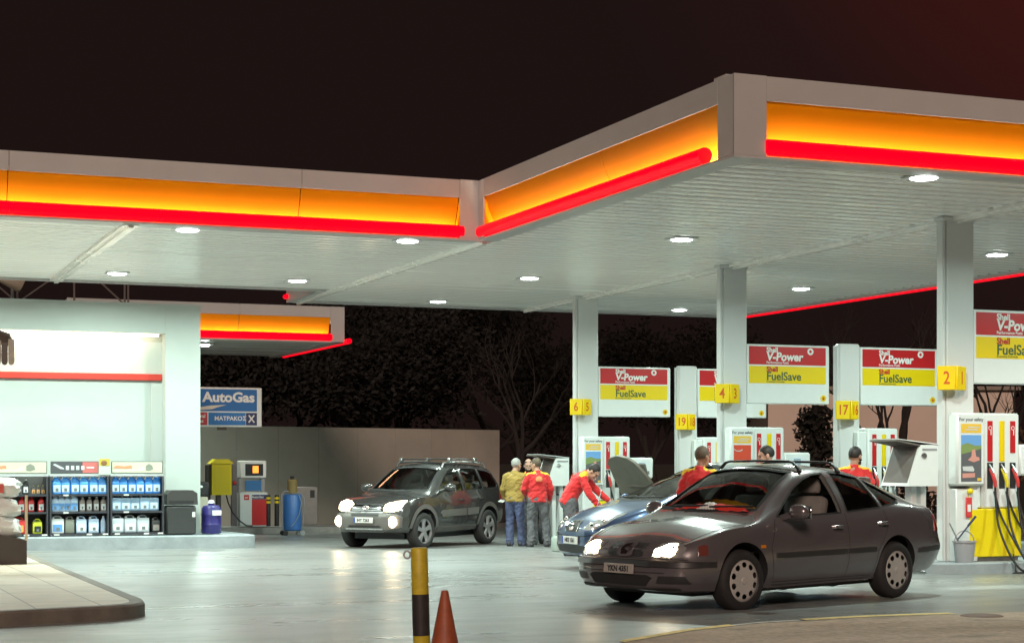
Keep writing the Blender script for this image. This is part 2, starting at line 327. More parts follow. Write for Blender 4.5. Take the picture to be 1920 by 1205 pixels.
def fascia(p0, p1, out, e0=.4, e1=.4, t0=.4, t1=.4, lit=True, root=None, zb=0.0, sc=1.0, panel=True, ep=0.0, caps=(False, False)):
    """p0->p1 along the edge, out = outward normal in (u,v); e = post lengths, t = where the tube starts and ends"""
    root = root or can
    p0, p1, out = Vector(p0), Vector(p1), Vector(out); d = (p1-p0); Ln = d.length; d.normalize()
    def X(s_, dd, z): q = p0 + d*s_ + out*dd; return (q.x, q.y, zb+z*sc)
    def ex(b, prof, s0, s1, mi=0, closed=True):
        n = len(prof); vs = [X(s0, *p) for p in prof] + [X(s1, *p) for p in prof]
        fs = [(i, (i+1)%n, n+(i+1)%n, n+i) for i in range(n if closed else n-1)]
        if closed: fs += [tuple(range(n))[::-1], tuple(range(n, 2*n))]
        b.add(vs, fs, mi)
    # white top band in panels with hairline joints
    b = MB(); s = e0
    while s < Ln-e1-.01:
        s2 = min(s+4.2, Ln-e1); ex(b, [(-.014,.655), (0,.655), (0,.93), (-.014,.93)], s, s2-.008); s = s2
    b.build('top_band', clad, root)
    b = MB(); ex(b, [(-.30,ep), (-ep,ep), (-ep,.03), (-.30,.03)], ep, Ln-ep); b.build('ledge', clad, root); b = MB(); ex(b, [(-.30,.031), (-.27,.031), (-.27,.92), (-.30,.92)], .02+ep, Ln-.02); b.build('fascia_back', shade_brown, root)
    for (a, c) in ((0, e0), (Ln-e1, Ln)):
        if c-a > .02: b = MB(); ex(b, [(-.02,.0305+ep), (.003-ep,.0305+ep), (.003-ep,.934-ep), (-.02,.934-ep)], a+ep, c-.004 if a == 0 else c-ep); b.build('corner_post', clad, root)
    if not panel: 
        b = MB(); ex(b, [(-.25,.032), (-.10,.032), (-.01,.655), (-.25,.655)], e0+.01, Ln-e1-.01); b.build('fascia_panel', clad, root)
    else:
        cur = [(-.017,.72), (-.03,.65), (-.055,.55), (-.10,.42), (-.16,.30), (-.21,.18), (-.235,.05)]
        s = e0-.01
        while s < Ln-e1-.02:
            s2 = min(s+4.2, Ln-e1-.012); b = MB(); ex(b, cur + [(x-.015, z) for x, z in cur[::-1]], s, s2-.012); b.build('yellow_panel', yel_panel, root); s = s2
    for s, on in ((e0+.002, caps[0]), (Ln-e1-.010, caps[1])):       # yellow cheeks closing the recess at the inner corner
        if on and panel: b = MB(); ex(b, [(-.018,.66)] + cur[1:] + [(-.018,.05)], s, s+.008); b.build('yellow_cheek', yel_panel, root)
    b = MB(); n = 14; ta, tb = t0, Ln-t1; cz, cd, rr = (.140, -.045, .094) if lit else ((.035, .06, .070) if out[0] > .5 else (.075, .02, .06))
    prof = [(cd+rr*math.cos(2*math.pi*k/n), cz+rr*math.sin(2*math.pi*k/n)) for k in range(n)]
    s = ta
    while s < tb-.01:
        s2 = min(s+2.1, tb); ex(b, prof, s, s2-.004); s = s2
    b.build('red_tube', red_tube, root)
    if lit and panel:                        # the row of lamps hidden behind the red tube washes the yellow panel
        k = max(1, int(round((Ln-e0-e1)/2.8))); seg = (Ln-e0-e1)/k
        for i in range(k):
            la = bpy.data.lights.new('fascia_lamp', 'AREA'); la.shape = 'RECTANGLE'; la.size = seg*.99; la.size_y = .03; la.energy = LAMP_F*seg; la.color = (1.0, .93, .70); la.spread = R(170)
            q = p0 + d*(e0+seg*(i+.5)) + out*(-.182); o = bpy.data.objects.new('fascia_lamp', la); COL.objects.link(o); o.parent = root
            o.location = (q.x, q.y, zb+.085*sc)
            z = -(Vector((0,0,1)) - Vector((out.x, out.y, 0))*.25).normalized(); x = Vector((d.x, d.y, 0)); y = z.cross(x)
            o.rotation_euler = Matrix((x, y, z)).transposed().to_euler()
LAMP_F = 6.2
fascia((9.5, 16.9), (20.3, 16.9), (0,-1), .42, .42, .40, .4)
fascia((9.5, 24.9), (9.5, 16.9), (-1,0), .22, .38, -.06, .75, ep=.003, caps=(True, False))
fascia((-6, 24.9), (9.5, 24.9), (0,-1), .1, .30, .1, .24, caps=(False, True))
fascia((20.3, 16.9), (20.3, 36.2), (1,0), .4, .4, .5, .5, lit=False)
fascia((20.3, 36.2), (9.5, 36.2), (0,1), .4, .4, .5, .1, lit=False)
b = MB(); b.box2((9.38, 33.5, 0), (9.62, 36.18, .93)); b.box2((-6, 33.46, 0), (9.37, 33.6, .35)); b.build('fascia_back', clad, can)
b = MB(); b.cyl((9.345, 36.0, .12), (9.345, 36.15, .12), .05); b.build('red_tube', red_tube, can)
b = MB(); b.box2((9.51, 17.10, .934), (9.72, 17.38, .965)); b.build('roof_cap', clad, can)
# downlights
lens = mat('lamp_lens', (.9,.9,.9), .3, emit=22, ecol=(.93,1.0,.97))
def downlight(u, v, label, power=195):
    p = uv(u, v, ZC+.03); o = thing('ceiling_light', label, 'light', (p.x, p.y, p.z), ANG, 'downlights in the canopy ceiling')
    b = MB(); b.box((0,0,-.014), (.40,.40,.03), bev=.012); b.build('housing', white, o)
    b = MB(); b.lathe([(0,-.048), (.10,-.046), (.15,-.040), (.165,-.0305), (0,-.030)], n=20); b.build('lens', lens, o)
    la = bpy.data.lights.new('lamp', 'AREA'); la.shape = 'DISK'; la.size = .34; la.energy = power; la.color = (.80, 1.0, .90); la.spread = R(165)
    q = bpy.data.objects.new('lamp', la); COL.objects.link(q); q.parent = o; q.location = (0,0,-.056)
names = {(12.35,17.35): 'downlight by the red tube near the front corner of the canopy', (12.35,23.6): 'downlight over the dark car in the nearest row of the middle bay',
 (12.35,29.7): 'downlight in the middle of the ceiling above the standing men', (12.35,34.8): 'small far downlight left of the farthest white column',
 (18.1,23.4): 'downlight beside the nearest column at right edge of photo', (18.1,29.5): 'downlight between the two nearest columns near the far red edge', (18.1,34.7): 'farthest small downlight beside the far left column top',
 (5.08,25.35): 'bright downlight against the red tube on the left wing', (8.5,25.35): 'downlight beneath the red tube near the inner corner', (5.08,31.75): 'downlight above the shop wall under left wing', (8.45,31.75): 'downlight on the left wing above the yellow far fascia'}
for (u, v), l in names.items(): downlight(u, v, l)
for (u, v) in ((18.1,17.35), (1.6,25.35), (1.6,31.75), (-2.0,25.35), (-2.0,31.75)): downlight(u, v, 'downlight in the canopy ceiling beyond the frame of the photo')
# ================================================================== SHOP
shop = thing('shop_building', 'white shop wall with lit recess and red stripe', 'building', uv(0, 34.2, 0), ANG)
zb, zt = -.02, 4.53; U1 = 7.11; UR = 6.42
b = MB()
b.box2((UR, 0, zb), (U1, 5.5, zt)); b.box2((-4, 0.001, 3.98), (UR-.002, 5.4, zt-.002)); b.box2((-4, .42, zb), (UR-.002, 5.3, 3.978)); b.box2((-4, 0, zt), (U1+.01, 5.5, zt+.04))
b.build('wall', wall_white, shop)
b = MB(); b.box2((6.19, .30, zb), (UR-.003, .42, 3.0)); b.build('pilaster', mat('grey_render', (.55,.57,.55), .7), shop)
b = MB(); b.box2((-4, .34, 3.06), (UR-.004, .418, 3.19), bev=.01); b.build('red_stripe', mat('red_stripe', (.62,.05,.035), .4), shop)
cov = mat('cove_lamp', (1,.9,.7), .4, emit=6, ecol=(1,.84,.6))
b = MB(); b.box2((-3.9, .20, 3.93), (UR-.1, .26, 3.976)); b.build('cove_light', cov, shop)
la = bpy.data.lights.new('cove_lamp', 'AREA'); la.shape = 'RECTANGLE'; la.size = 9.6; la.size_y = .05; la.energy = 85; la.color = (1,.84,.60)
q = bpy.data.objects.new('cove_lamp', la); COL.objects.link(q); q.parent = shop; q.location = (1.1, .22, 3.92); q.rotation_euler = (R(35), 0, 0)
# roof truss and floodlight on the shop roof
tr = thing('roof_truss', 'thin dark steel lattice standing on the shop roof', 'truss', uv(2.6, 35.3, 4.57), ANG)
b = MB(); H = .95
for x in (0, 1.1, 2.2, 3.2, 3.27): b.cyl((x,0,0), (x,0,H), .022, 6)
b.cyl((0,0,H), (3.4,0,H), .02, 6); b.cyl((1.1,0,.02), (2.2,0,H-.1), .016, 6); b.cyl((2.2,0,H), (3.2,0,.05), .02, 6); b.cyl((0,0,H), (1.1,0,.02), .016, 6); b.build('lattice', mat('truss_steel', (.14,.12,.11), .5), tr)
p = uv(u_at(22, 34.6), 34.5, 4.57); fl = thing('floodlight', 'brown tilted cylinder floodlight on the shop roof at far left', 'floodlight', p, ANG)
b = MB(); b.cyl((0,0,0), (0,0,.25), .03, 8); b.build('bracket', grey, fl)
b = MB(); b.tube([(-.25,0,.50), (-.22,0,.485), (.17,.05,.28), (.19,.05,.27)], [.10,.145,.145,.12], 16); b.build('housing', mat('bronze_paint', (.42,.30,.23), .5, var=.1), fl)
b = MB(); b.ell((-.22,-.10,.54), (.05,.04,.05)); b.ell((-.27,-.10,.46), (.04,.03,.05)); b.build('bulb', mat('warm_bulb', (1,.9,.8), .3, emit=3), fl)
# ================================================================== FAR GAS CANOPY
gzc = 4.52
gcan = thing('gas_canopy', 'smaller far canopy with yellow panel and red tube behind the shop', 'canopy', (0,0,0), ANG)
def _(): pass
fascia((5.7, 43.2), (12.75, 43.2), (0,-1), .1, .36, .1, .33, root=gcan, zb=gzc)
fascia((12.75, 43.2), (12.75, 50), (1,0), .3, .3, -.25, .3, lit=False, root=gcan, zb=gzc, panel=False)
b = MB(); b.box2((5.7, 43.25, gzc+.03), (12.7, 50, gzc+.06)); b.box2((5.7, 43.3, gzc+.5), (12.7, 50, gzc+.9)); b.box2((5.7, 43.25, gzc+.06), (5.8, 50, gzc+.9)); b.build('ceiling', alu, gcan)
p = uv(u_at(384, 45), 45, gzc+.02); o = thing('ceiling_light', 'small lamp under the far canopy just right of the shop wall edge', 'light', p, ANG, 'downlights in the canopy ceiling')
b = MB(); b.box((0,0,-.02), (.4,.4,.04)); b.build('housing', white, o)
b = MB(); b.lathe([(0,-.08), (.1,-.075), (.13,-.05), (.13,-.041), (0,-.04)], n=14); b.build('lens', lens, o)
la = bpy.data.lights.new('lamp', 'AREA'); la.shape = 'DISK'; la.size = .3; la.energy = 240; la.color = (.80,1,.88); q = bpy.data.objects.new('lamp', la); COL.objects.link(q); q.parent = o; q.location = (0,0,-.095)
# gas canopy post (behind the shop edge)
b = MB(); p = uv(8.6, 46.5, gz(46)); b.box((0,0,(gzc-gz(46))/2), (.3,.3,gzc-gz(46)-.0)); tag(b.build('canopy_post', clad, loc=p, rz=ANG), 'plain post carrying the far canopy behind the shop', 'post')
# ================================================================== FAR WALL
fw = MB(); A = Vector((-10.5, 49.5)); B = Vector((-.42, 59.0)); d = (B-A).normalized(); n = Vector((d.y, -d.x))
zA, zB = 2.50, 2.48
wallm = mat('beige_wall', (.40,.37,.32), .8, var=.10, scale=.7, bump=.1, bscale=20)
Ln = (B-A).length; k = 9
for i in range(k):
    a = A + d*(Ln*i/k); c = A + d*(Ln*(i+1)/k - .012); vs = []
    for q in (a, c, c-n*.2, a-n*.2): vs.append((q.x, q.y, gz(q.y)-.1))
    for q in (a, c, c-n*.2, a-n*.2): vs.append((q.x, q.y, zA))
    fw.add(vs, [(0,3,2,1),(4,5,6,7),(0,1,5,4),(1,2,6,5),(2,3,7,6),(3,0,4,7)])
tag(fw.build('boundary_wall', wallm), 'long plain beige wall behind the silver rimmed off roader', 'wall')
# ================================================================== CARS
def pch(tab):                      # monotone cubic through a table of (x, y)
    xs = np.array([p[0] for p in tab], float); y = np.array([p[1] for p in tab], float)
    o = np.argsort(xs); xs, y = xs[o], y[o]; h = np.diff(xs); dl = np.diff(y)/h; m = np.zeros(len(xs)); m[0], m[-1] = dl[0], dl[-1]
    for i in range(1, len(xs)-1):
        if dl[i-1]*dl[i] > 0:
            w1 = 2*h[i]+h[i-1]; w2 = h[i]+2*h[i-1]; m[i] = (w1+w2)/(w1/dl[i-1]+w2/dl[i])
    def f(x):
        x = min(max(x, xs[0]), xs[-1]); i = min(max(np.searchsorted(xs, x)-1, 0), len(xs)-2); t = (x-xs[i])/h[i]
        return float((2*t**3-3*t*t+1)*y[i]+(t**3-2*t*t+t)*h[i]*m[i]+(-2*t**3+3*t*t)*y[i+1]+(t**3-t*t)*h[i]*m[i+1])
    return f
def shell(P, shrink=0.0, x0=None, x1=None, zmin=None, nx=84):
    """closed body surface of a car: x forward, y left, z up"""
    W_, ZT, ZB, BELT, RW, F, K = [pch(P[k]) for k in ('w', 'top', 'bot', 'belt', 'rw', 'nose', 'tail')]
    xa, xb = P['x0'], P['x1']
    if x0 is not None: xa = x0
    if x1 is not None: xb = x1
    rows = []
    for i in range(nx+1):
        t = i/nx; t = .5-.5*math.cos(math.pi*t)*(.6+.4*abs(math.cos(math.pi*t))) if shrink == 0 else t
        x = xa + (xb-xa)*t
        w = W_(x)-shrink; zt = ZT(x)-shrink*.8; zb = ZB(x)+shrink; zl = min(BELT(x), zt-.03)
        if zmin is not None: zb = zmin
        rw = max(min(RW(x)-shrink*1.1, w*.97), .12)
        pts = [(0, zb), (w*.5, zb), (w*.80, zb+.004), (w*.90, zb+.03)]
        n = 13
        for k in range(1, n+1):
            s = k/n; z = zb+.03 + (zl-zb-.03)*s
            bl = P.get('bulge', .07); prof = 1 - bl*abs(2*(s-.52))**2.4 - .02*max(0, .25-s)*4
            pts.append((w*min(prof, 1.0), z))
        wb = pts[-1][0]; crown = P.get('crown', .05)*min(1, rw/.6); zr = zt - crown*(1.0)
        zr = max(zr, zl+.008)
        P0, P1, P2 = Vector((wb, zl)), Vector((rw, zr)), Vector((0, zt))
        a = P0.lerp(P1, .16)
        d1 = (P1-P0); cr = min(.16, d1.length*.45)
        q0 = P1 - d1.normalized()*cr; d2 = (P2-P1); q1 = P1 + d2.normalized()*min(.20, d2.length*.5)
        bow = P.get('bow', .018)*min(1, d1.length/.4)
        nrm = Vector((d1.y, -d1.x)).normalized()
        for k in range(1, 8):
            s = k/8; q = P0.lerp(q0, s) + nrm*bow*4*s*(1-s)*.8; pts.append((q.x, q.y))
        for k in range(0, 7):
            s = k/6; q = q0*(1-s)**2 + P1*2*s*(1-s) + q1*s*s; pts.append((q.x, q.y))
        for k in range(1, 6):
            s = k/5; q = q1.lerp(P2, s); pts.append((q.x, q.y + P.get('cr2', .015)*4*s*(1-s)*(.3)))
        row = []
        for (y, z) in pts:
            xx = x
            if shrink == 0 or True:
                if x > P['xn']: xx = P['xn'] + (x-P['xn'])*(F(z)-P['xn'])/(P['x1']-P['xn'])
                if x < P['xt']: xx = P['xt'] + (x-P['xt'])*(K(z)-P['xt'])/(P['x0']-P['xt'])
            row.append((xx, y, z))
        rows.append(row)
    N = len(rows[0]); vs = []; ring = 2*N-2
    for r_ in rows: vs += r_ + [(x, -y, z) for (x, y, z) in r_[-2:0:-1]]
    fs = []
    for i in range(len(rows)-1):
        for k in range(ring): fs.append((i*ring+k, i*ring+(k+1)%ring, (i+1)*ring+(k+1)%ring, (i+1)*ring+k))
    # caps made of strips across the car
    for i, fl in ((0, True), (len(rows)-1, False)):
        o = i*ring
        for k in range(0, N-1):
            a, b_ = o+k, o+k+1; c = o+(ring-k-1)%ring; d = o+(ring-k)%ring
            q = [a, b_, c, d] if k not in (0, N-2) else ([a, b_, c] if k == 0 else [a, b_, d])
            if len(set(q)) >= 3: fs.append(tuple(q) if fl else tuple(q[::-1]))
    return vs, fs
def mesh_obj(name, vs, fs, mats, mi=0, recalc=True):
    b = MB(); b.add(vs, fs, mi); return b.build(name, mats, sharp=180)
def boolean(o, cutters):
    for c in cutters:
        md = o.modifiers.new('cut', 'BOOLEAN'); md.operation = 'DIFFERENCE'; md.solver = 'EXACT'; md.object = c; md.material_mode = 'INDEX'
    me = eval_mesh(o); o.modifiers.clear(); o.data = me
    for c in cutters: bpy.data.objects.remove(c)
def tri_patch(poly, step):
    """triangulated filling of a 2D polygon, fine enough to be draped"""
    bm = bmesh.new(); n = len(poly); pts = []
    for i in range(n):
        a, b = Vector(poly[i]), Vector(poly[(i+1)%n]); k = max(1, int((b-a).length/step))
        for j in range(k): pts.append(a.lerp(b, j/k))
    vs = [bm.verts.new((p.x, p.y, 0)) for p in pts]; f = bm.faces.new(vs)
    bmesh.ops.triangulate(bm, faces=[f])
    for _ in range(5):
        es = [e for e in bm.edges if e.calc_length() > step*1.6]
        if not es: break
        bmesh.ops.subdivide_edges(bm, edges=es, cuts=1, use_grid_fill=False); bmesh.ops.triangulate(bm, faces=bm.faces[:])
        bmesh.ops.beautify_fill(bm, faces=bm.faces[:], edges=bm.edges[:])
    bm.verts.index_update(); v = [(w.co.x, w.co.y) for w in bm.verts]; fs = [[w.index for w in f.verts] for f in bm.faces]; bm.free(); return v, fs
class Drape:
    def __init__(s, o): 
        me = o.data; s.bvh = BVHTree.FromPolygons([v.co.copy() for v in me.vertices], [tuple(p.vertices) for p in me.polygons])
    def hit(s, mode, a, b):
        if mode == 'L': org, d = Vector((a, 3, b)), Vector((0,-1,0))
        elif mode == 'R': org, d = Vector((a, -3, b)), Vector((0,1,0))
        elif mode == 'F': org, d = Vector((5, a, b)), Vector((-1,0,0))
        elif mode == 'B': org, d = Vector((-5, a, b)), Vector((1,0,0))
        else: org, d = Vector((a, b, 5)), Vector((0,0,-1))
        p, n, i, t = s.bvh.ray_cast(org, d)
        if p is None: return None, None
        if n.dot(d) > 0: n = -n
        return p, n
    def patch(s, b, mode, poly, off, mi=0, step=.05, thick=0.0):
        v, fs = tri_patch(poly, step); P = [s.hit(mode, *q) for q in v]
        ok = [p is not None for p, n in P]; vs = [(p + n*off) if p is not None else Vector((0,0,0)) for p, n in P]
        b.add(vs, [f for f in fs if all(ok[i] for i in f)], mi)
        if thick:
            bot = [(p + n*(off-thick)) if p is not None else Vector((0,0,0)) for p, n in P]
            cnt = {}
            for f in fs:
                for i in range(3):
                    e = (f[i], f[(i+1)%3]); k = (min(e), max(e)); cnt.setdefault(k, []).append(e)
            for k, es in cnt.items():
                if len(es) == 1:
                    i, j = es[0]
                    if ok[i] and ok[j]: b.add([vs[i], vs[j], bot[j], bot[i]], [(0,1,2,3)], mi)
        return b
    def strip(s, b, mode, path, w, off=.002, mi=0, step=.04):
        P = []
        for i in range(len(path)-1):
            a, c = Vector(path[i]), Vector(path[i+1]); k = max(1, int((c-a).length/step))
            for j in range(k): P.append(a.lerp(c, j/k))
        P.append(Vector(path[-1])); vs = []; fs = []; n = 0; last = None
        for i, p in enumerate(P):
            t = (P[min(i+1, len(P)-1)]-P[max(i-1, 0)]).normalized(); nn = Vector((-t.y, t.x))*w/2
            h1, h2 = s.hit(mode, *(p+nn)), s.hit(mode, *(p-nn))
            if h1[0] is None or h2[0] is None or (last is not None and (h1[0]-last).length > .3): last = None; continue
            vs += [h1[0]+h1[1]*off, h2[0]+h2[1]*off]
            if last is not None: fs.append((n-2, n-1, n+1, n))
            n += 2; last = h1[0]
        if fs: b.add(vs, fs, mi)
        return b
def paint(name, col, fl=.35):
    return mat(name, col, .27, .35, coat=1.0, var=.03, scale=3)
glass = bpy.data.materials.new('car_glass'); glass.use_nodes = True; t = glass.node_tree; t.nodes.clear(); L = t.links.new
o_ = t.nodes.new('ShaderNodeOutputMaterial'); mx = t.nodes.new('ShaderNodeMixShader'); tr_ = t.nodes.new('ShaderNodeBsdfTransparent'); gl = t.nodes.new('ShaderNodeBsdfGlossy'); fr = t.nodes.new('ShaderNodeFresnel')
tr_.inputs[0].default_value = (.82,.86,.84,1); gl.inputs['Roughness'].default_value = .03; gl.inputs['Color'].default_value = (1,1,1,1); fr.inputs[0].default_value = 1.6
L(fr.outputs[0], mx.inputs[0]); L(tr_.outputs[0], mx.inputs[1]); L(gl.outputs[0], mx.inputs[2]); L(mx.outputs[0], o_.inputs[0])
lamp_glass = mat('lamp_glass', (.55,.56,.57), .08, .6, coat=1)
head_on = mat('lit_headlamp', (1,.95,.85), .2, emit=26, ecol=(1,.74,.45))
head_on2 = mat('lit_headlamp_wide', (1,.95,.85), .2, emit=13, ecol=(1,.74,.45))
amber = mat('amber_lens', (.7,.25,.02), .15, coat=1); red_lens = mat('red_lens', (.35,.01,.012), .12, coat=1)
interior = mat('car_interior', (.15,.145,.135), .8, var=.2); seat_cloth = mat('seat_cloth', (.20,.19,.175), .9, var=.15)
plate_white = mat('plate_white', (.7,.7,.67), .4); ink = mat('black_ink', (.02,.02,.025), .5); blue_ink = mat('blue_ink', (.02,.06,.35), .5)
seam = mat('panel_gap', (.008,.008,.009), .8); tyre_m = mat('tyre_rubber', (.022,.021,.021), .75, var=.2, scale=20); alloy = mat('alloy_rim', (.50,.50,.51), .32, .75); hub_m = mat('hubcap_silver', (.58,.56,.53), .40, .3)
def make_wheel(car, x, y, r, style, side, steer=0.0, width=.2):
    """side +1: outside faces +y. local wheel axis = y"""
    w = MB(); rr = r*.69; h = width/2
    w.lathe([(rr, -h), (r*.80, -h-.004), (r*.93, -h+.006), (r*.985, -h+.03), (r, -h+.06), (r, h-.06), (r*.985, h-.03), (r*.93, h-.006), (r*.80, h+.004), (rr, h)], n=36, axis='y')
    o = thing_part = w.build('wheel', tyre_m, car, sharp=50); o.location = (x, y, r); o.rotation_euler.z = steer + (0 if side > 0 else math.pi)
    b = MB(); b.lathe([(rr+.003, h-.002), (rr-.004, h-.012), (rr-.014, h-.05), (rr-.014, -h), ], n=36, axis='y'); b.lathe([(0, h-.10), (rr-.014, h-.10)], n=28, axis='y'); b.build('rim_well', dark, o)
    b = MB()
    if style == 'hubcap':
        n = 10; y0 = h-.010
        b.lathe([(0, y0+.014), (.03, y0+.014), (.034, y0+.004), (.05, y0+.004), (rr*.62, y0+.010)], n=40, axis='y'); b.lathe([(rr*.86, y0+.004), (rr*.97, y0-.002), (rr+.002, y0-.012)], n=40, axis='y')
        for k in range(n):
            a0 = 2*math.pi*k/n; hw = 2*math.pi/n*.36; pts = []
            M_ = 5; vs = []
            for i in range(M_+1):
                f = i/M_; rad = rr*.62+(rr*.86-rr*.62)*f; sw = hw*(.92 - .42*math.sin(math.pi*f))
                for j in range(4):
                    a = a0 - sw + 2*sw*j/3; vs.append((rad*math.cos(a), y0+.010-.006*f, rad*math.sin(a)))
            b.add(vs, [(i*4+j, i*4+j+1, (i+1)*4+j+1, (i+1)*4+j) for i in range(M_) for j in range(3)])
        b.build('hubcap', hub_m, o, fix=True)
    else:
        n = 5; y0 = h-.018
        b.lathe([(0, y0+.012), (.035, y0+.012), (.06, y0+.004), (.065, y0-.02)], n=24, axis='y'); b.lathe([(rr*.88, y0-.03), (rr*.90, y0), (rr*.99, y0+.004), (rr+.002, y0-.006)], n=40, axis='y')
        for k in range(n):
            a0 = 2*math.pi*(k+.25)/n; vs = []
            for i in range(5):
                f = i/4; rad = .05+(rr*.90-.05)*f; sw = (.036+.022*f*f)
                for yy, q in ((y0+.008-.012*math.sin(math.pi*f)*.5, .75), (y0-.03, 1.0)):
                    for sg in (-1, 1):
                        vs.append((rad*math.cos(a0)-sg*sw*q*math.sin(a0), yy, rad*math.sin(a0)+sg*sw*q*math.cos(a0)))
            fs = []
            for i in range(4):
                p, q = i*4, (i+1)*4; fs += [(p, p+1, q+1, q), (p, q, q+2, p+2), (p+1, p+3, q+3, q+1)]
            b.add(vs, fs)
        b.build('rim', alloy, o)
    return o
def seat(car, x, y, z, s=1.0):
    b = MB(); b.box((x, y, z+.08), (.52*s, .50, .16), bev=.05, seg=2); b.box((x-.30*s, y, z+.42), (.15, .50, .62), bev=.06, ry=R(-14), seg=2); b.box((x-.40*s, y, z+.83), (.10, .27, .18), bev=.045, ry=R(-10), seg=2)
    return b.build('seat', seat_cloth, car)
def build_car(name, label, P, pm, loc, heading, group=None):
    car = thing(name, label, 'car', loc, heading, group)
    vs, fs = shell(P); body = mesh_obj('body', vs, fs, [pm, interior, dark]); raw = Drape(body)
    cut = []
    cv, cf = shell(P, shrink=.045, x0=P['cab'][0], x1=P['cab'][1], zmin=P.get('cabz', .42), nx=40); cut.append(mesh_obj('cut', cv, cf, [pm, interior, dark], 1))
    for ax in P['axles']:
        for sg in (1, -1):
            b = MB(); b.lathe([(0, 0), (P['arch'], 0), (P['arch'], .8), (0, .8)], n=48, axis='y', mi=2); b.v = [(x+ax, sg*(y+P['archy']), z+P['r']+P.get('archz', .012)) for x, y, z in b.v]; cut.append(b.build('cut', [pm, interior, dark]))
    for poly in P['side_windows']:
        b = MB(); b.prism(poly, lambda p, q, d: (p, d, q), -1.4, 1.4, 1); cut.append(b.build('cut', [pm, interior, dark]))
    for key, d0, d1 in (('windshield', P['wsx'][0], P['wsx'][1]), ('rear_window', P['rwx'][0], P['rwx'][1])):
        b = MB(); b.prism(P[key], lambda p, q, d: (d, p, q), d0, d1, 1); cut.append(b.build('cut', [pm, interior, dark]))
    for c in P.get('cuts', []):
        b = MB(); b.box2(c[0], c[1], 2); cut.append(b.build('cut', [pm, interior, dark]))
    boolean(body, cut)
    me = body.data
    me.polygons.foreach_set('use_smooth', [True]*len(me.polygons)); me.set_sharp_from_angle(angle=R(30)); body.parent = car
    # glazing
    for poly in P['side_windows']:
        for sd in 'LR':
            if (sd, P['side_windows'].index(poly)) in P.get('open_windows', []): continue
            b = MB(); raw.patch(b, sd, poly, -.012, step=.08); b.build('side_window', glass, car)
    b = MB(); raw.patch(b, 'F', P['windshield'], -.010, step=.10); b.build('windshield', glass, car)
    b = MB(); raw.patch(b, 'B', P['rear_window'], -.010, step=.10); b.build('rear_window', glass, car)
    # window rubber
    b = MB()
    for poly in P['side_windows']:
        for sd in 'LR': raw.strip(b, sd, poly+[poly[0]], .016, .0015)
    raw.strip(b, 'F', P['windshield']+[P['windshield'][0]], .03, .0015); raw.strip(b, 'B', P['rear_window']+[P['rear_window'][0]], .03, .0015); b.build('window_trim', seam, car)
    # panel gaps
    b = MB()
    for mode, path in P['gaps']:
        for sd in (('L', 'R') if mode == 'S' else (mode,)): raw.strip(b, sd, path, P.get('gapw', .007), .0012)
    b.build('panel_gaps', seam, car)
    # interior
    xs = P['seats']
    for sx in xs:
        for y in (.36, -.36): seat(car, sx, y, P.get('seatz', .38))
    b = MB(); d = P['dash']; b.box((d[0], 0, d[1]), (.42, 1.28, .20), bev=.07, seg=2); b.build('dashboard', interior, car)
    b = MB(); c = Vector((d[0]-.32, P.get('wheel_y', .36), d[1]+.02)); n = 22
    b.tube([c + Vector((.18*math.cos(2*math.pi*k/n)*.35, .18*math.sin(2*math.pi*k/n), .18*math.cos(2*math.pi*k/n)*.93)) for k in range(n+1)], .016, 8); b.cyl(c, c+Vector((.2,0,-.06)), .03, 8); b.build('steering_wheel', dark, car)
    # underside
    b = MB(); b.box((0, 0, P['r']*.72), (P['x1']-P['x0']-1.0, 1.15, .12)); b.build('chassis', dark, car)
    for ax in P['axles']:
        for sg in (1, -1): make_wheel(car, ax, sg*P['track'], P['r'], P['wheel'], sg, P.get('steer', 0) if ax > 0 else 0, P.get('tw', .2))
    # mirrors
    mx_, mz_ = P['mirror']
    for sg in (1, -1):
        p, n = raw.hit('L' if sg > 0 else 'R', mx_, mz_-.06); yb = p.y if p else sg*.75
        b = MB(); b.ell((mx_-.02, yb+sg*.17, mz_+.015), (.075, .125, .082), 16, 10); b.cyl((mx_+.02, yb-sg*.02, mz_-.045), (mx_, yb+sg*.10, mz_-.015), .035, 8); o = b.build('mirror', P.get('mirror_mat', pm), car)
        b = MB(); b.box((mx_-.094, yb+sg*.17, mz_+.012), (.012, .20, .125), bev=.004); b.build('mirror_glass', chrome, o)
    return car, raw
def plate(car, x, y, z, w, h, txt, tilt=0.0, m=None, band=True):
    b = MB(); b.box((0, 0, 0), (.016, w, h), bev=.004); o = b.build('number_plate', m or plate_white, car); o.location = (x, y, z); o.rotation_euler.y = tilt
    text(txt, h*.78, ink, o, (.0095, 0, -.003), (R(90), 0, R(90)), bold=.003, sx=.9)
    if not band: return o
    b = MB(); b.box((.0085, -w/2+.022, 0), (.002, .036, h*.94)); b.build('band', blue_ink, o); return o
def handles(car, raw, pts, pm, w=.17):
    for (x, z) in pts:
        for sd, sg in (('L', 1), ('R', -1)):
            p, n = raw.hit(sd, x, z)
            b = MB(); b.tube([(x-w/2, p.y+sg*.004, z), (x-w*.36, p.y+sg*.034, z+.002), (x, p.y+sg*.040, z+.004), (x+w*.36, p.y+sg*.034, z+.002), (x+w/2, p.y+sg*.004, z)], .014, 8, flat=1.3); b.build('door_handle', pm, car)
def lights(car, raw, name, mode, poly, m, off=.006, both=True, step=.04, thick=.012, mirror_lit=True):
    res = []
    for sg in ((1, -1) if both else (1,)):
        b = MB(); md = mode
        if mode in 'LR': md = 'L' if sg > 0 else 'R'; pl = poly
        else: pl = [(sg*a, c) for a, c in poly]
        raw.patch(b, md, pl, off, step=step, thick=thick); res.append(b.build(name, m, car))
    return res
HEAD = lambda deg: R(deg)
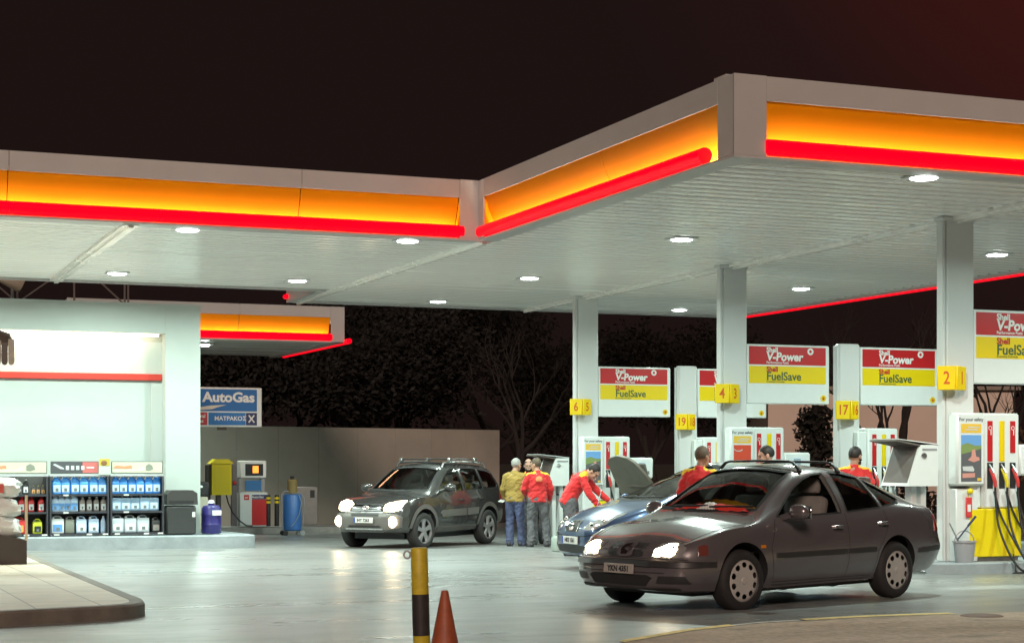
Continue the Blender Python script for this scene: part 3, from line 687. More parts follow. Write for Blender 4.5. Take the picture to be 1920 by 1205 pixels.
# ------------------------------------------------ the dark liftback in front
dark_paint = paint('dark_grey_paint', (.150,.136,.145))
T = dict(x0=-2.30, x1=2.12, xn=1.45, xt=-1.55, axles=(1.256, -1.256), r=.305, arch=.355, archy=.50, archz=.02, track=.755, wheel='hubcap', steer=R(-2),
  w=[(-2.30,.66),(-2.18,.765),(-1.9,.83),(-1.3,.865),(-.4,.871),(.6,.871),(1.3,.862),(1.75,.83),(1.98,.72),(2.07,.58),(2.12,.40)],
  top=[(-2.30,.90),(-2.22,.985),(-2.05,1.03),(-1.80,1.07),(-1.45,1.20),(-1.10,1.33),(-.70,1.415),(-.2,1.443),(.1,1.425),(.35,1.335),(.70,1.125),(1.00,.945),(1.12,.905),(1.5,.845),(1.85,.762),(2.02,.69),(2.12,.625)],
  bot=[(-2.30,.34),(-2.0,.25),(-1.3,.20),(1.3,.18),(1.9,.20),(2.14,.23)],
  belt=[(-2.30,.86),(-2.0,.95),(-1.6,.97),(-1.0,.95),(0,.905),(.7,.875),(1.05,.845),(1.5,.79),(1.85,.71),(2.12,.60)],
  rw=[(-2.30,.60),(-2.0,.70),(-1.75,.68),(-1.3,.60),(-.9,.575),(-.2,.575),(.15,.58),(.6,.645),(1.0,.735),(1.15,.755),(1.6,.70),(1.95,.56),(2.12,.34)],
  nose=[(.15,2.04),(.24,2.10),(.36,2.12),(.48,2.115),(.53,2.06),(.62,2.03),(.72,1.97),(.9,1.86)], tail=[(.2,-2.18),(.35,-2.28),(.55,-2.30),(.62,-2.26),(.9,-2.20),(1.0,-2.17),(1.1,-2.1)],
  bulge=.075, crown=.045, cab=(-1.75, 1.0), side_windows=[[(.70,.915),(.50,1.05),(.28,1.19),(.08,1.283),(-.10,1.328),(-.30,1.346),(-.335,.935)],
   [(-.435,.942),(-.415,1.350),(-.62,1.342),(-.90,1.295),(-1.02,.98)], [(-1.065,.99),(-.955,1.280),(-1.18,1.19),(-1.36,1.10),(-1.42,1.06),(-1.37,1.02)]],
  open_windows=[('L', 0)],
  windshield=[(-.64,.985),(0,.965),(.64,.985),(.52,1.36),(.25,1.392),(0,1.398),(-.25,1.392),(-.52,1.36)], wsx=(.10, 1.12), rear_window=[(-.54,1.12),(0,1.105),(.54,1.12),(.48,1.32),(0,1.355),(-.48,1.32)], rwx=(-1.80, -.75),
  gaps=[('S', [(.80,.30),(.86,.62),(.74,.89)]), ('S', [(-.38,.28),(-.40,.55),(-.385,.93)]), ('S', [(-1.06,.96),(-1.10,.80),(-.98,.62),(-.90,.52),(-.86,.30)]), ('S', [(.80,.27),(-.84,.27)]), ('T', [(2.04,.58),(1.5,.70),(1.12,.755)]), ('T', [(2.04,-.58),(1.5,-.70),(1.12,-.755)]), ('F', [(-.72,.525),(0,.53),(.72,.525)])],
  seats=(.02, -.85), dash=(.78, .80), mirror=(.60, .945), mirror_mat=paint('dark_grey_paint', (.03,.03,.03)))
ch = R(180+42)
fx, fy = 2.27, 16.8; hd = Vector((math.cos(ch), math.sin(ch))); lf = Vector((-hd.y, hd.x))
ctr = Vector((fx, fy)) - hd*1.256 - lf*.855
tol, raw = build_car('liftback_car', 'dark grey liftback car with roof bars and lit headlights in the foreground', T, dark_paint, (ctr.x, ctr.y, gz(ctr.y)), ch)
HL = [(.36,.545),(.37,.67),(.50,.685),(.62,.67),(.68,.64),(.68,.55),(.55,.53)]
lights(tol, raw, 'headlight', 'F', HL, lamp_glass, .006)
for o in lights(tol, raw, 'headlight_bulb', 'F', [(.385,.555),(.38,.61),(.43,.635),(.47,.665),(.56,.667),(.605,.63),(.60,.58),(.56,.548),(.47,.56),(.43,.545)], head_on, .013): o.name = 'headlight_glow'
lights(tol, raw, 'grille', 'F', [(.02,.54),(.02,.675),(.22,.67),(.24,.56),(.20,.54)], black, .004)
b = MB(); raw.patch(b, 'F', [(-.10,.555),(-.10,.665),(-.05,.69),(.05,.69),(.10,.665),(.10,.555),(.05,.535),(-.05,.535)], .012, thick=.02); bg = b.build('grille_badge', dark_paint, tol)
b = MB(); raw.patch(b, 'F', [(-.055,.59),(-.03,.645),(.05,.66),(.045,.63),(-.015,.618),(.05,.585),(.03,.56),(-.05,.56),(-.045,.585),(.02,.595)], .017, thick=.006, step=.03); b.build('badge', chrome, bg)
b = MB(); raw.strip(b, 'F', [(-.84,.475),(0,.48),(.84,.475)], .045, .014); b.build('bumper_strip', dark, tol)
b = MB(); raw.strip(b, 'F', [(-.84,.508),(0,.511),(.84,.508)], .012, .016); b.build('bumper_edge', mat('trim_grey', (.09,.085,.085), .3), tol)
lights(tol, raw, 'air_intake', 'F', [(0,.27),(0,.375),(.36,.375),(.42,.35),(.34,.27)], black, .006); lights(tol, raw, 'fog_recess', 'F', [(.46,.30),(.49,.37),(.72,.37),(.74,.30)], dark, .006)
b = MB(); raw.strip(b, 'F', [(-.66,.245),(0,.245),(.66,.245)], .02, .01); raw.strip(b, 'S' if False else 'F', [(-.55,.40),(0,.40),(.55,.40)], .008, .005); b.build('lip', dark, tol)
p, n_ = raw.hit('F', -.0, .425); plate(tol, p.x+.02, 0, .425, .40, .095, 'YKN 4351', R(-4), mat('plate_brown_grey', (.36,.34,.31), .5, var=.1), False)  # this plate is a darker brown grey than the other plates
for sd in 'LR':
    for path in ([(.78,.535),(-.36,.54)], [(-.40,.54),(-.86,.545)], [(-1.66,.50),(-2.15,.52)]):
        b = MB(); raw.strip(b, sd, path, .05, .012); b.build('side_moulding', mat('moulding_dark', (.03,.028,.028), .45), tol)
for sd in 'LR':
    b = MB(); raw.strip(b, sd, [(.78,.215),(-.84,.225)], .05, .006); b.build('sill', dark, tol)
lights(tol, raw, 'indicator', 'L', [(1.02,.615),(1.02,.645),(.95,.645),(.95,.615)], amber, .006, step=.03)
lights(tol, raw, 'corner_lens_reflection', 'L', [(1.84,.565),(1.82,.65),(1.76,.67),(1.73,.66),(1.75,.565)], mat('corner_lens_reflection', (.16,.045,.035), .08, coat=1), .006, step=.04)  # dull red colour stands in for a reflection at the lamp corner
lights(tol, raw, 'side_lamp', 'L', [(-2.02,.70),(-2.05,.88),(-2.16,.88),(-2.16,.70)], red_lens, .006, step=.04)
lights(tol, raw, 'tail_light', 'B', [(.42,.72),(.42,.88),(.66,.88),(.68,.72)], red_lens, .006)
handles(tol, raw, [(-.20,.79), (-.98,.81)], dark_paint)
# wipers
b = MB(); 
for y0, y1 in ((.10,.60), (-.45,.06)):
    pts = []
    for k in range(7):
        yy = y0+(y1-y0)*k/6; p, n_ = raw.hit('F', yy, .99+.012*k/6); pts.append(p+n_*.018)
    b.tube(pts, .011, 6)
b.build('wiper', black, tol)
# roof bars
for x in (.02, -.62):
    pts = []
    for k, (y, h) in enumerate(((.545,0), (.525,.05), (.46,.105), (.40,.118), (0,.125), (-.40,.118), (-.46,.105), (-.525,.05), (-.545,0))):
        p, n_ = raw.hit('T', x, y*.97); zz = raw.hit('T', x, 0)[0].z; pts.append((x, y, (p.z-.005+h*.2 if h < .04 else zz+h-.085)))
    b = MB(); b.tube(pts, [.034,.024,.018,.016,.016,.016,.018,.024,.034], 8, flat=.8); b.build('roof_bar', black, tol)
# exhaust, tow hook
b = MB(); b.tube([(-1.9,.45,.24), (-2.2,.45,.22), (-2.33,.45,.21)], .025, 10); b.build('exhaust', steel, tol)
b = MB(); b.tube([(-.2,.55,.19), (-.5,.58,.155), (-.8,.55,.19)], .008, 6); b.build('loose_cable', black, tol)
# cloth shapes on the dashboard, put in for a red and yellow reflection
c = bpy.data.objects; b = MB(); nx = 18; vs = []
def dashcloth(u0, u1, z0, lift):
    n, m = 20, 6; vs = []
    for i in range(n+1):
        for j in range(m+1):
            y = u0+(u1-u0)*i/n; f = j/m; zz = z0 + lift*math.sin(math.pi*i/n)**.7*(1-(2*f-1)**2)**.8 + .006*math.sin(i*2.1+j)
            vs.append((.66+.20*f, y, zz))
    return vs, [(i*(m+1)+j, (i+1)*(m+1)+j, (i+1)*(m+1)+j+1, i*(m+1)+j+1) for i in range(n) for j in range(m)]
red_cloth = mat('red_cloth', (.65,.03,.02), .8, var=.1); yel_cloth = mat('yellow_cloth', (.80,.42,.02), .8, var=.1)
cl = thing('reflection_cloth', 'red and yellow cloth in place of a reflection behind the windscreen of the dark grey car', 'jacket', tol.location, ch)
v_, f_ = dashcloth(.60, -.42, .968, .068); b = MB(); b.add([(x+.07, y, z) for x, y, z in v_], f_); b.build('cloth', red_cloth, cl)
v_, f_ = dashcloth(.52, -.40, .985, .095); b = MB(); b.add([(x-.05, y, z) for x, y, z in v_], f_); b.build('trim', yel_cloth, cl)
b = MB(); b.add([(x+.075, y, z+.012) for x, y, z in dashcloth(.18, -.08, .968, .068)[0]], f_); b.build('sheet', plate_white, cl)

# ------------------------------------------------ the tall off-roader coming towards us
suv_paint = paint('green_grey_paint', (.052,.051,.050)); clad_grey = mat('grey_cladding', (.135,.128,.12), .42, .2, var=.05)
V = dict(x0=-2.02, x1=2.06, xn=1.35, xt=-1.5, axles=(1.245, -1.245), r=.355, arch=.42, archy=.50, archz=.02, track=.755, tw=.22, wheel='alloy', steer=R(-4),
  w=[(-2.02,.70),(-1.92,.79),(-1.6,.845),(-.8,.866),(.6,.866),(1.3,.862),(1.7,.83),(1.92,.74),(2.0,.65),(2.06,.50)],
  top=[(-2.02,1.30),(-1.98,1.42),(-1.88,1.56),(-1.7,1.625),(-1.2,1.665),(-.6,1.68),(-.1,1.665),(.12,1.625),(.40,1.49),(.72,1.27),(.95,1.125),(1.08,1.085),(1.5,1.03),(1.8,.955),(1.97,.88),(2.06,.82)],
  bot=[(-2.02,.42),(-1.7,.34),(-1.2,.30),(1.2,.28),(1.75,.31),(2.06,.34)],
  belt=[(-2.02,1.09),(-1.6,1.10),(-.6,1.085),(.4,1.06),(.95,1.03),(1.5,.975),(1.85,.895),(2.06,.79)],
  rw=[(-2.02,.55),(-1.9,.585),(-1.5,.62),(-.6,.64),(.0,.63),(.2,.635),(.6,.69),(.95,.745),(1.2,.755),(1.7,.68),(1.95,.58),(2.06,.42)],
  nose=[(.25,1.98),(.36,2.04),(.5,2.06),(.66,2.05),(.72,2.0),(.85,1.97),(.95,1.92),(1.1,1.8)], tail=[(.3,-1.95),(.5,-2.02),(1.0,-2.02),(1.1,-2.0),(1.3,-1.95),(1.5,-1.86),(1.65,-1.75)],
  bulge=.06, crown=.05, cab=(-1.85, .95), cabz=.5, side_windows=[[(.63,1.115),(.46,1.25),(.26,1.40),(.08,1.505),(-.06,1.545),(-.28,1.56),(-.30,1.12)], [(-.39,1.12),(-.37,1.562),(-.70,1.560),(-1.02,1.545),(-1.07,1.14)], [(-1.14,1.145),(-1.09,1.538),(-1.45,1.50),(-1.68,1.44),(-1.79,1.20),(-1.70,1.155)]],
  windshield=[(-.66,1.145),(0,1.125),(.66,1.145),(.56,1.53),(.3,1.575),(0,1.585),(-.3,1.575),(-.56,1.53)], wsx=(.05, 1.05), rear_window=[(-.5,1.14),(.5,1.14),(.46,1.5),(-.46,1.5)], rwx=(-2.3, -1.6),
  gaps=[('S', [(.66,.40),(.70,.80),(.64,1.07)]), ('S', [(-.34,.38),(-.345,1.1)]), ('S', [(-1.10,1.12),(-1.12,.86),(-.92,.62),(-.86,.40)]), ('S', [(.66,.40),(-.86,.40)]), ('T', [(1.95,.60),(1.4,.70),(1.0,.755)]), ('T', [(1.95,-.60),(1.4,-.70),(1.0,-.755)])],
  seats=(.0, -.85), seatz=.52, dash=(.68, 1.0), mirror=(.56, 1.16))
sh = R(241); hd = Vector((math.cos(sh), math.sin(sh))); lf = Vector((-hd.y, hd.x))
ctr = Vector((-1.68, 33.3)) - hd*1.245 - lf*.86
suv, raw = build_car('off_roader', 'dark grey green off roader with glowing headlights and silver roof rails', V, suv_paint, (ctr.x, ctr.y, gz(ctr.y)), sh)
for o in lights(suv, raw, 'headlight', 'F', [(.40,.745),(.37,.87),(.52,.925),(.70,.945),(.735,.90),(.70,.775),(.60,.74)], head_on2, .01): pass
for sg in (1, -1):
    p, n_ = raw.hit('F', sg*.52, .84); b = MB(); b.ell((p.x+.005, sg*.52, .845), (.03,.105,.07)); b.build('headlight_bulb', head_on, suv)
    p, n_ = raw.hit('F', sg*.60, .545); b = MB(); b.lathe([(0,.035),(.07,.03),(.10,.012),(.105,0)], n=20, axis='x'); o = b.build('fog_light', head_on, suv); o.location = (p.x, sg*.60, .545)
lights(suv, raw, 'grille', 'F', [(.0,.735),(.0,.885),(.31,.88),(.345,.74)], dark, .006)
for zz in (.765, .80, .845):
    b = MB(); raw.strip(b, 'F', [(-.34,zz),(0,zz),(.34,zz)], .018, .016); b.build('grille_bar', chrome if zz > .84 else steel, suv)
p, n_ = raw.hit('F', 0, .81); b = MB()
for k in range(2): b.tube([(p.x+.03, .062*math.cos(a)*(1 if k else .5), .81+.042*math.sin(a)+(0 if k else .008)*0) for a in [2*math.pi*i/18 for i in range(19)]], .009, 6)
b.build('grille_emblem', chrome, suv)
for nm, poly in (('bumper', [(0,.40),(0,.705),(.40,.705),(.66,.69),(.76,.64),(.74,.44),(.50,.395)]),):
    lights(suv, raw, nm, 'F', poly, clad_grey, .012)
lights(suv, raw, 'air_intake', 'F', [(0,.435),(0,.475),(.34,.475),(.38,.44)], black, .02); lights(suv, raw, 'upper_intake', 'F', [(0,.655),(0,.685),(.32,.685),(.30,.655)], black, .02)
b = MB(); raw.strip(b, 'F', [(-.40,.715),(0,.715),(.40,.715)], .02, .02); b.build('bumper_bar', steel, suv); b = MB(); raw.strip(b, 'F', [(-.42,.41),(0,.41),(.42,.41)], .025, .024); b.build('skid_bar', steel, suv)
p, n_ = raw.hit('F', 0, .575); plate(suv, p.x+.045, 0, .575, .44, .105, 'IHY 7263')
def arc(cx, r0, r1, z0, n=14, a0=-14, a1=194): 
    o = [(cx+r1*math.cos(R(a0+(a1-a0)*k/n)), z0+r1*math.sin(R(a0+(a1-a0)*k/n))) for k in range(n+1)]; return o + [(cx+r0*math.cos(R(a1-(a1-a0)*k/n)), z0+r0*math.sin(R(a1-(a1-a0)*k/n))) for k in range(n+1)]
for ax in V['axles']:
    b = MB(); raw.strip(b, 'L', [(ax+.455*math.cos(R(6+168*k/14)), .375+.455*math.sin(R(6+168*k/14))) for k in range(15)], .085, .018); b.build('wheel_arch', clad_grey, suv)
lights(suv, raw, 'door_cladding', 'L', [(.62,.62),(.66,.68),(.60,.74),(-.30,.76),(-.30,.62)], clad_grey, .022, thick=.03); lights(suv, raw, 'door_cladding', 'L', [(-.36,.62),(-.36,.762),(-.80,.772),(-.78,.64)], clad_grey, .022, thick=.03)
lights(suv, raw, 'sill', 'L', [(.76,.33),(.74,.42),(-.76,.42),(-.78,.33)], mat('cladding_dark', (.10,.095,.09), .5), .012, thick=.02)
lights(suv, raw, 'rear_bumper', 'L', [(-1.72,.44),(-1.66,.66),(-1.90,.70),(-1.92,.46)], clad_grey, .02, thick=.03)
lights(suv, raw, 'tail_light', 'L', [(-1.76,.86),(-1.80,1.06),(-1.93,1.06),(-1.93,.86)], red_lens, .008)
handles(suv, raw, [(-.16,.935), (-.92,.95)], suv_paint)
for sg in (1, -1):
    pts = []
    for x in (.10, .04, -.10, -.7, -1.3, -1.55, -1.62):
        p, n_ = raw.hit('T', x, sg*.53); pts.append((x, sg*.53, p.z + (0.0 if x in (.10, -1.62) else .065)))
    b = MB(); b.tube(pts, .02, 8); b.build('roof_rail', steel if sg > 0 else dark, suv)
for x in (-.15, -1.15):
    p, n_ = raw.hit('T', x, 0); b = MB(); b.box((x, 0, p.z+.075), (.07, 1.22, .025), bev=.008); b.build('cross_bar', dark, suv)
    for sg in (1, -1): b = MB(); b.box((x, sg*.57, p.z+.06), (.10, .06, .07), bev=.012); b.build('bar_foot', steel, suv)
b = MB(); raw.strip(b, 'F', [(-.50,1.18),(-.40,1.46),(-.36,1.52)], .035, .004); b.build('mirror_strip', mat('orange_tape', (.75,.28,.16), .5), suv)
# spare wheel on the tail
w = make_wheel(suv, 0, 0, .34, 'alloy', 1, width=.2); w.name = 'spare_wheel'; w.location = (-2.12, 0, .92); w.rotation_euler.z = R(90)
# ------------------------------------------------ the blue hatchback by the pumps
blue_paint = mat('blue_paint', (.055,.095,.19), .28, .45, coat=1.0, var=.03, scale=3)
Hc = dict(x0=-2.20, x1=2.06, xn=1.35, xt=-1.5, axles=(1.29, -1.29), r=.31, arch=.36, archy=.50, archz=.02, track=.765, wheel='alloy',
  w=[(-2.20,.66),(-2.08,.775),(-1.7,.85),(-.8,.88),(.6,.885),(1.3,.875),(1.7,.82),(1.92,.70),(2.0,.60),(2.06,.42)],
  top=[(-2.20,.96),(-2.14,1.08),(-1.95,1.22),(-1.6,1.36),(-1.1,1.44),(-.5,1.46),(-.1,1.44),(.2,1.375),(.7,1.165),(1.15,.99),(1.28,.955),(1.6,.88),(1.85,.79),(2.0,.71),(2.06,.66)],
  bot=[(-2.20,.34),(-1.8,.24),(-1.2,.20),(1.2,.18),(1.8,.20),(2.06,.22)],
  belt=[(-2.20,.92),(-1.6,1.02),(-.8,.985),(.2,.935),(1.1,.885),(1.5,.815),(1.85,.725),(2.06,.62)],
  rw=[(-2.20,.56),(-1.9,.58),(-1.5,.57),(-.6,.575),(-.1,.58),(.2,.60),(.7,.665),(1.15,.745),(1.3,.75),(1.7,.66),(1.95,.52),(2.06,.34)],
  nose=[(.15,1.98),(.25,2.04),(.4,2.06),(.55,2.055),(.7,2.0),(.8,1.93),(.95,1.8)], tail=[(.2,-2.1),(.4,-2.18),(.6,-2.2),(.95,-2.17),(1.1,-2.1),(1.3,-1.9)],
  bulge=.075, crown=.045, cab=(-1.7, 1.1), side_windows=[[(.80,.965),(.55,1.10),(.28,1.24),(.08,1.32),(-.10,1.35),(-.28,1.362),(-.30,.985)], [(-.39,.99),(-.37,1.365),(-.75,1.35),(-1.10,1.305),(-1.18,1.09),(-1.1,1.045)]],
  windshield=[(-.66,1.02),(0,1.0),(.66,1.02),(.53,1.365),(.28,1.398),(0,1.405),(-.28,1.398),(-.53,1.365)], wsx=(.0, 1.3), rear_window=[(-.48,1.14),(.48,1.14),(.42,1.33),(-.42,1.33)], rwx=(-2.3, -1.3),
  gaps=[('S', [(.80,.30),(.88,.65),(.80,.93)]), ('S', [(-.34,.28),(-.35,.98)]), ('S', [(.80,.27),(-.80,.27)]), ('T', [(1.97,.50),(1.5,.66),(1.22,.75)]), ('T', [(1.97,-.50),(1.5,-.66),(1.22,-.75)]), ('S', [(1.3,.74),(.84,.80)])],
  seats=(.05, -.8), dash=(.86, .84), mirror=(.66, .985))
bh = R(204)
def uvh(nx, ny, hd_, f): c = Vector((nx, ny)) - Vector((math.cos(hd_), math.sin(hd_)))*f; return (c.x, c.y, gz(c.y))
def hatch_face(car, raw, lamp_m, plate_txt, badge=True):
    for o in lights(car, raw, 'headlight', 'F', [(.34,.60),(.40,.70),(.56,.79),(.70,.84),(.735,.80),(.70,.68),(.60,.60),(.46,.585)], lamp_m, .008): pass
    for sg in (1, -1):
        for (yy, zz, rr) in ((.48,.655,.055), (.60,.715,.05)):
            p, n_ = raw.hit('F', sg*yy, zz); b = MB(); b.ell((p.x-.005, sg*yy, zz), (.03, rr, rr*.9)); b.build('lamp_reflector', chrome, car)
    lights(car, raw, 'grille', 'F', [(.0,.555),(.0,.70),(.12,.70),(.20,.62),(.16,.555)], black, .008)
    b = MB(); raw.strip(b, 'F', [(-.17,.56),(-.205,.62),(-.125,.705),(.125,.705),(.205,.62),(.17,.56)], .02, .014); b.build('grille_frame', chrome, car)
    if badge:
        b = MB(); raw.patch(b, 'F', [(-.07,.60),(-.045,.67),(.065,.685),(.06,.655),(-.015,.64),(.065,.615),(.04,.575),(-.065,.575),(-.06,.60),(.02,.61)], .016, thick=.008, step=.03); b.build('grille_badge', chrome, car)
    lights(car, raw, 'air_intake', 'F', [(0,.25),(0,.37),(.5,.36),(.56,.27)], black, .008)
    b = MB(); raw.strip(b, 'F', [(-.72,.545),(-.4,.50),(0,.49),(.4,.50),(.72,.545)], .012, .006); b.build('bumper_seam', seam, car)
    lights(car, raw, 'fog_recess', 'F', [(.58,.30),(.56,.38),(.74,.40),(.74,.32)], dark, .008)
    p, n_ = raw.hit('F', 0, .435); plate(car, p.x+.02, 0, .435, .50, .11, plate_txt)
    handles(car, raw, [(-.14,.83)], blue_paint)
hat, rawb = build_car('hatchback_car', 'blue hatchback behind the dark grey car with chrome framed grille', Hc, blue_paint, uvh(.86, 25.0, bh, 2.06), bh)
hatch_face(hat, rawb, lamp_glass, 'NKE 1561')
p, n_ = rawb.hit('F', 0, 1.02); b = MB()
for y0, y1 in ((.10,.62), (-.45,.06)):
    pts = []
    for k in range(7):
        yy = y0+(y1-y0)*k/6; q, n_ = rawb.hit('F', yy, 1.03+.012*k/6); pts.append(q+n_*.018)
    b.tube(pts, .011, 6)
b.build('wiper', black, hat)
# ------------------------------------------------ the car with its bonnet up
silver = mat('pale_silver_paint', (.34,.37,.38), .30, .5, coat=1.0)
O = dict(Hc); sc = 1.10
for k in ('top', 'bot', 'belt'): O[k] = [(x, z*(sc if k != 'bot' else 1)) for x, z in Hc[k]]
O['nose'] = [(z*sc, x) for z, x in Hc['nose']]; O['tail'] = [(z*sc, x) for z, x in Hc['tail']]
O['side_windows'] = [[(x, z*sc) for x, z in p] for p in Hc['side_windows']]; O['windshield'] = [(y, z*sc) for y, z in Hc['windshield']]; O['rear_window'] = [(y, z*sc) for y, z in Hc['rear_window']]
O['gaps'] = O['gaps'][:3]; O['mirror'] = (.66, 1.08); O['dash'] = (.86, .93); O['seatz'] = .45
O['cuts'] = [((1.20, -.62, .62), (1.86, .62, 1.3))]
ou = uv(u_at(1207, 24.35)+1.5, 25.0)
oc, rawo = build_car('open_bonnet_car', 'silver hatchback with its bonnet propped open beside the blue car', O, silver, (ou.x, ou.y, gz(ou.y)), R(202))
hatch_face(oc, rawo, lamp_glass, 'ZXA 8814', badge=False)
# bonnet: its skin is lifted from the closed shape and swung up about the hinge
v2, f2 = tri_patch([(1.20,-.70),(1.55,-.64),(1.80,-.52),(1.90,-.34),(1.94,0),(1.90,.34),(1.80,.52),(1.55,.64),(1.20,.70)], .09)
P = [rawo.hit('T', x, y)[0] for x, y in v2]
hz = rawo.hit('T', 1.2, .6)[0].z; b = MB(); n_ = len(P)
top = [(p.x-1.2, p.y, p.z-hz) for p in P]; und = [(x*.985, y*.97, z-.035) for x, y, z in top]
cnt = {}
for f in f2:
    for i in range(3): e = (f[i], f[(i+1)%3]); cnt.setdefault((min(e), max(e)), []).append(e)
b.add(top + und, list(f2) + [tuple(i+n_ for i in f[::-1]) for f in f2] + [(e[0][0], e[0][1], e[0][1]+n_, e[0][0]+n_) for k, e in cnt.items() if len(e) == 1], [0]*len(f2) + [1]*(len(f2)+sum(1 for e in cnt.values() if len(e) == 1)))
under = mat('bonnet_underside', (.12,.115,.09), .6, var=.1)
bon = b.build('bonnet', [silver, under], oc); bon.location = (1.2, 0, hz+.02); bon.rotation_euler.y = R(-76)
b = MB(); b.box((.34, 0, -.045), (.40, .90, .03), bev=.03); b.build('liner', mat('bonnet_liner', (.085,.08,.065), .9, var=.1), bon)
b = MB(); b.box((1.50,-.28,.78), (.30,.24,.20), bev=.02); b.build('battery', black, oc)
b = MB(); b.box((1.42,.30,.82), (.28,.36,.16), bev=.05, seg=2); b.build('air_box', mid_grey, oc)
b = MB(); b.box((1.62,.0,.78), (.34,.30,.18), bev=.04, seg=2); b.build('engine_cover', mat('engine_alloy', (.45,.46,.46), .4, .6), oc)
b = MB(); b.box((1.36,-.50,.86), (.16,.16,.16), bev=.03); b.build('reservoir', mat('milky_plastic', (.75,.76,.72), .4), oc)
b = MB(); b.cyl((1.80,-.45,.85), (1.60,-.52,1.42), .008, 6); b.build('bonnet_prop', steel, oc)
# ================================================================== COLUMNS, SIGNS, PUMPS
col_m = mat('column_white', (.64,.645,.635), .42, var=.03, scale=1.5)
pump_white = mat('pump_white', (.74,.77,.755), .35, var=.02)
sign_red = mat('sign_red', (.52,.018,.022), .35); sign_yel = mat('sign_yellow', (.80,.58,.004), .38); num_yel = mat('number_yellow', (.86,.60,.006), .4)
txt_white = mat('text_white', (.8,.8,.78), .5); txt_red = mat('text_red', (.50,.02,.015), .5); txt_dark = mat('text_dark', (.05,.10,.04), .5); txt_grey = mat('text_grey', (.16,.18,.18), .5)
def isl(i): return uv(14.9, VI[i]), gz(uv(14.9, VI[i]).y)+.15
def sign_blade(base, x0, label):
    """base = world point at the column's foot on the island (z = island top)"""
    o = thing('fuel_sign', label, 'sign', base, ANG, 'fuel signs beside the columns')
    w, h, zb = 1.70, 1.05, 2.50; x1 = x0+w
    b = MB(); b.box2((x0, -.06, zb), (x1, .06, zb+h), bev=.018); b.build('board', pump_white, o)
    b = MB(); b.box2((x0+.05, -.0635, zb+h*.66), (x1-.08, -.058, zb+h*.965)); b.build('red_band', sign_red, o)
    b = MB(); b.box2((x0+.05, -.0635, zb+h*.345), (x1-.08, -.058, zb+h*.635)); b.build('yellow_band', sign_yel, o)
    tx = x0+.40; y = -.066
    text('Shell', .125, txt_white, o, (tx, y, zb+h*.905), bold=.004, align='LEFT'); text('V-Power', .205, txt_white, o, (tx, y, zb+h*.79), bold=.007, align='LEFT', shear=.12); text('Performance Fuels', .06, txt_white, o, (tx, y, zb+h*.695), bold=.001, align='LEFT')
    text('Shell', .125, txt_red, o, (tx, y, zb+h*.58), bold=.004, align='LEFT'); text('FuelSave', .205, txt_dark, o, (tx, y, zb+h*.46), bold=.004, align='LEFT'); text('Economy Formula', .05, txt_dark, o, (tx, y, zb+h*.375), bold=0, align='LEFT')
    b = MB(); b.lathe([(.028, -.002), (.028, .002), (.062, .002), (.062, -.002), (.028, -.002)], (tx+.90, y, zb+h*.895), 20, axis='y'); b.build('roundel', txt_white, o)
    b = MB(); b.lathe([(0, -.004), (.055, -.004), (.06, .002)], (x1-.13, -.0615, zb+.11), 20, axis='y'); e = b.build('emblem', sign_yel, o)
    b = MB()
    for k in range(5):
        a = R(30+30*k); b.tube([(x1-.13+.008*math.cos(a), -.068, zb+.085), (x1-.13+.04*math.cos(a), -.068, zb+.085+.062*math.sin(a))], .0035, 5)
    b.build('emblem_ribs', txt_red, e)
    return o
def number_sign(base, x, z, n1, n2, label):
    o = thing('pump_number_sign', label, 'sign', base, ANG, 'yellow pump number signs')
    for (nm, cx, cy, a, t) in (('plate', x-.115, -.235, R(-24), n1), ('plate', x+.125, -.235, R(24), n2)):
        b = MB(); b.box((0,0,0), (.25, .045, .335), bev=.01); p = b.build(nm, num_yel, o); p.location = (cx, cy, z); p.rotation_euler.z = a
        text(t, .25, mat('number_red', (.62,.10,.01), .5), p, (0, -.0245, -.005), bold=.004, sx=.75)
    b = MB(); b.box((x, -.16, z), (.05, .20, .10)); b.build('bracket', pump_white, o)
    return o
def make_column(i, label):
    p, z0 = isl(i); o = thing('canopy_column', label, 'column', (p.x, p.y, z0), ANG, 'white columns carrying the canopy'); h = ZC+.03-z0
    b = MB(); b.box2((-.20, -.09, 0), (.26, .09, h), bev=.012); b.build('shaft', col_m, o)
    b = MB(); b.box2((-.255, -.075, 0), (-.205, .075, h-.02), bev=.01); b.build('edge_channel', col_m, o)
    b = MB(); b.box2((-.28, -.11, h-.06), (.28, .11, h-.001), bev=.008); b.build('head_plate', col_m, o)
    return o
def make_pillar(i, label):
    p, z0 = isl(i); p = uv(17.28, VI[i]); o = thing('sign_pillar', label, 'pillar', (p.x, p.y, z0), ANG, 'short white pillars at the far ends of the islands')
    b = MB(); b.box2((-.22, -.09, 0), (.22, .09, 3.60), bev=.03); b.build('shaft', col_m, o)
    b = MB(); b.box2((-.255, -.07, 0), (-.223, .07, 3.56), bev=.008); b.build('edge_channel', col_m, o)
    return o
desc = ['nearest', 'middle', 'farthest']
for i in range(3):
    make_column(i, ['nearest wide white column, at right of the dark car', 'middle white column, behind the roof of the dark car', 'farthest white column, behind the bending man in red'][i])
    p, z0 = isl(i)
    sign_blade((p.x, p.y, z0), .27, ['red and yellow fuel sign cut by the right edge of the photo', 'red and yellow fuel sign right of the middle white column', 'red and yellow fuel sign right of the farthest white column'][i])
    number_sign((p.x, p.y, z0), -.20, [2.56, 2.66, 2.69][i], *[('2','1'),('4','3'),('6','5')][i], ['yellow sign with numbers 2 and 1 on the nearest column', 'yellow sign with numbers 4 and 3 on the middle column', 'yellow sign with numbers 6 and 5 on the farthest column'][i])
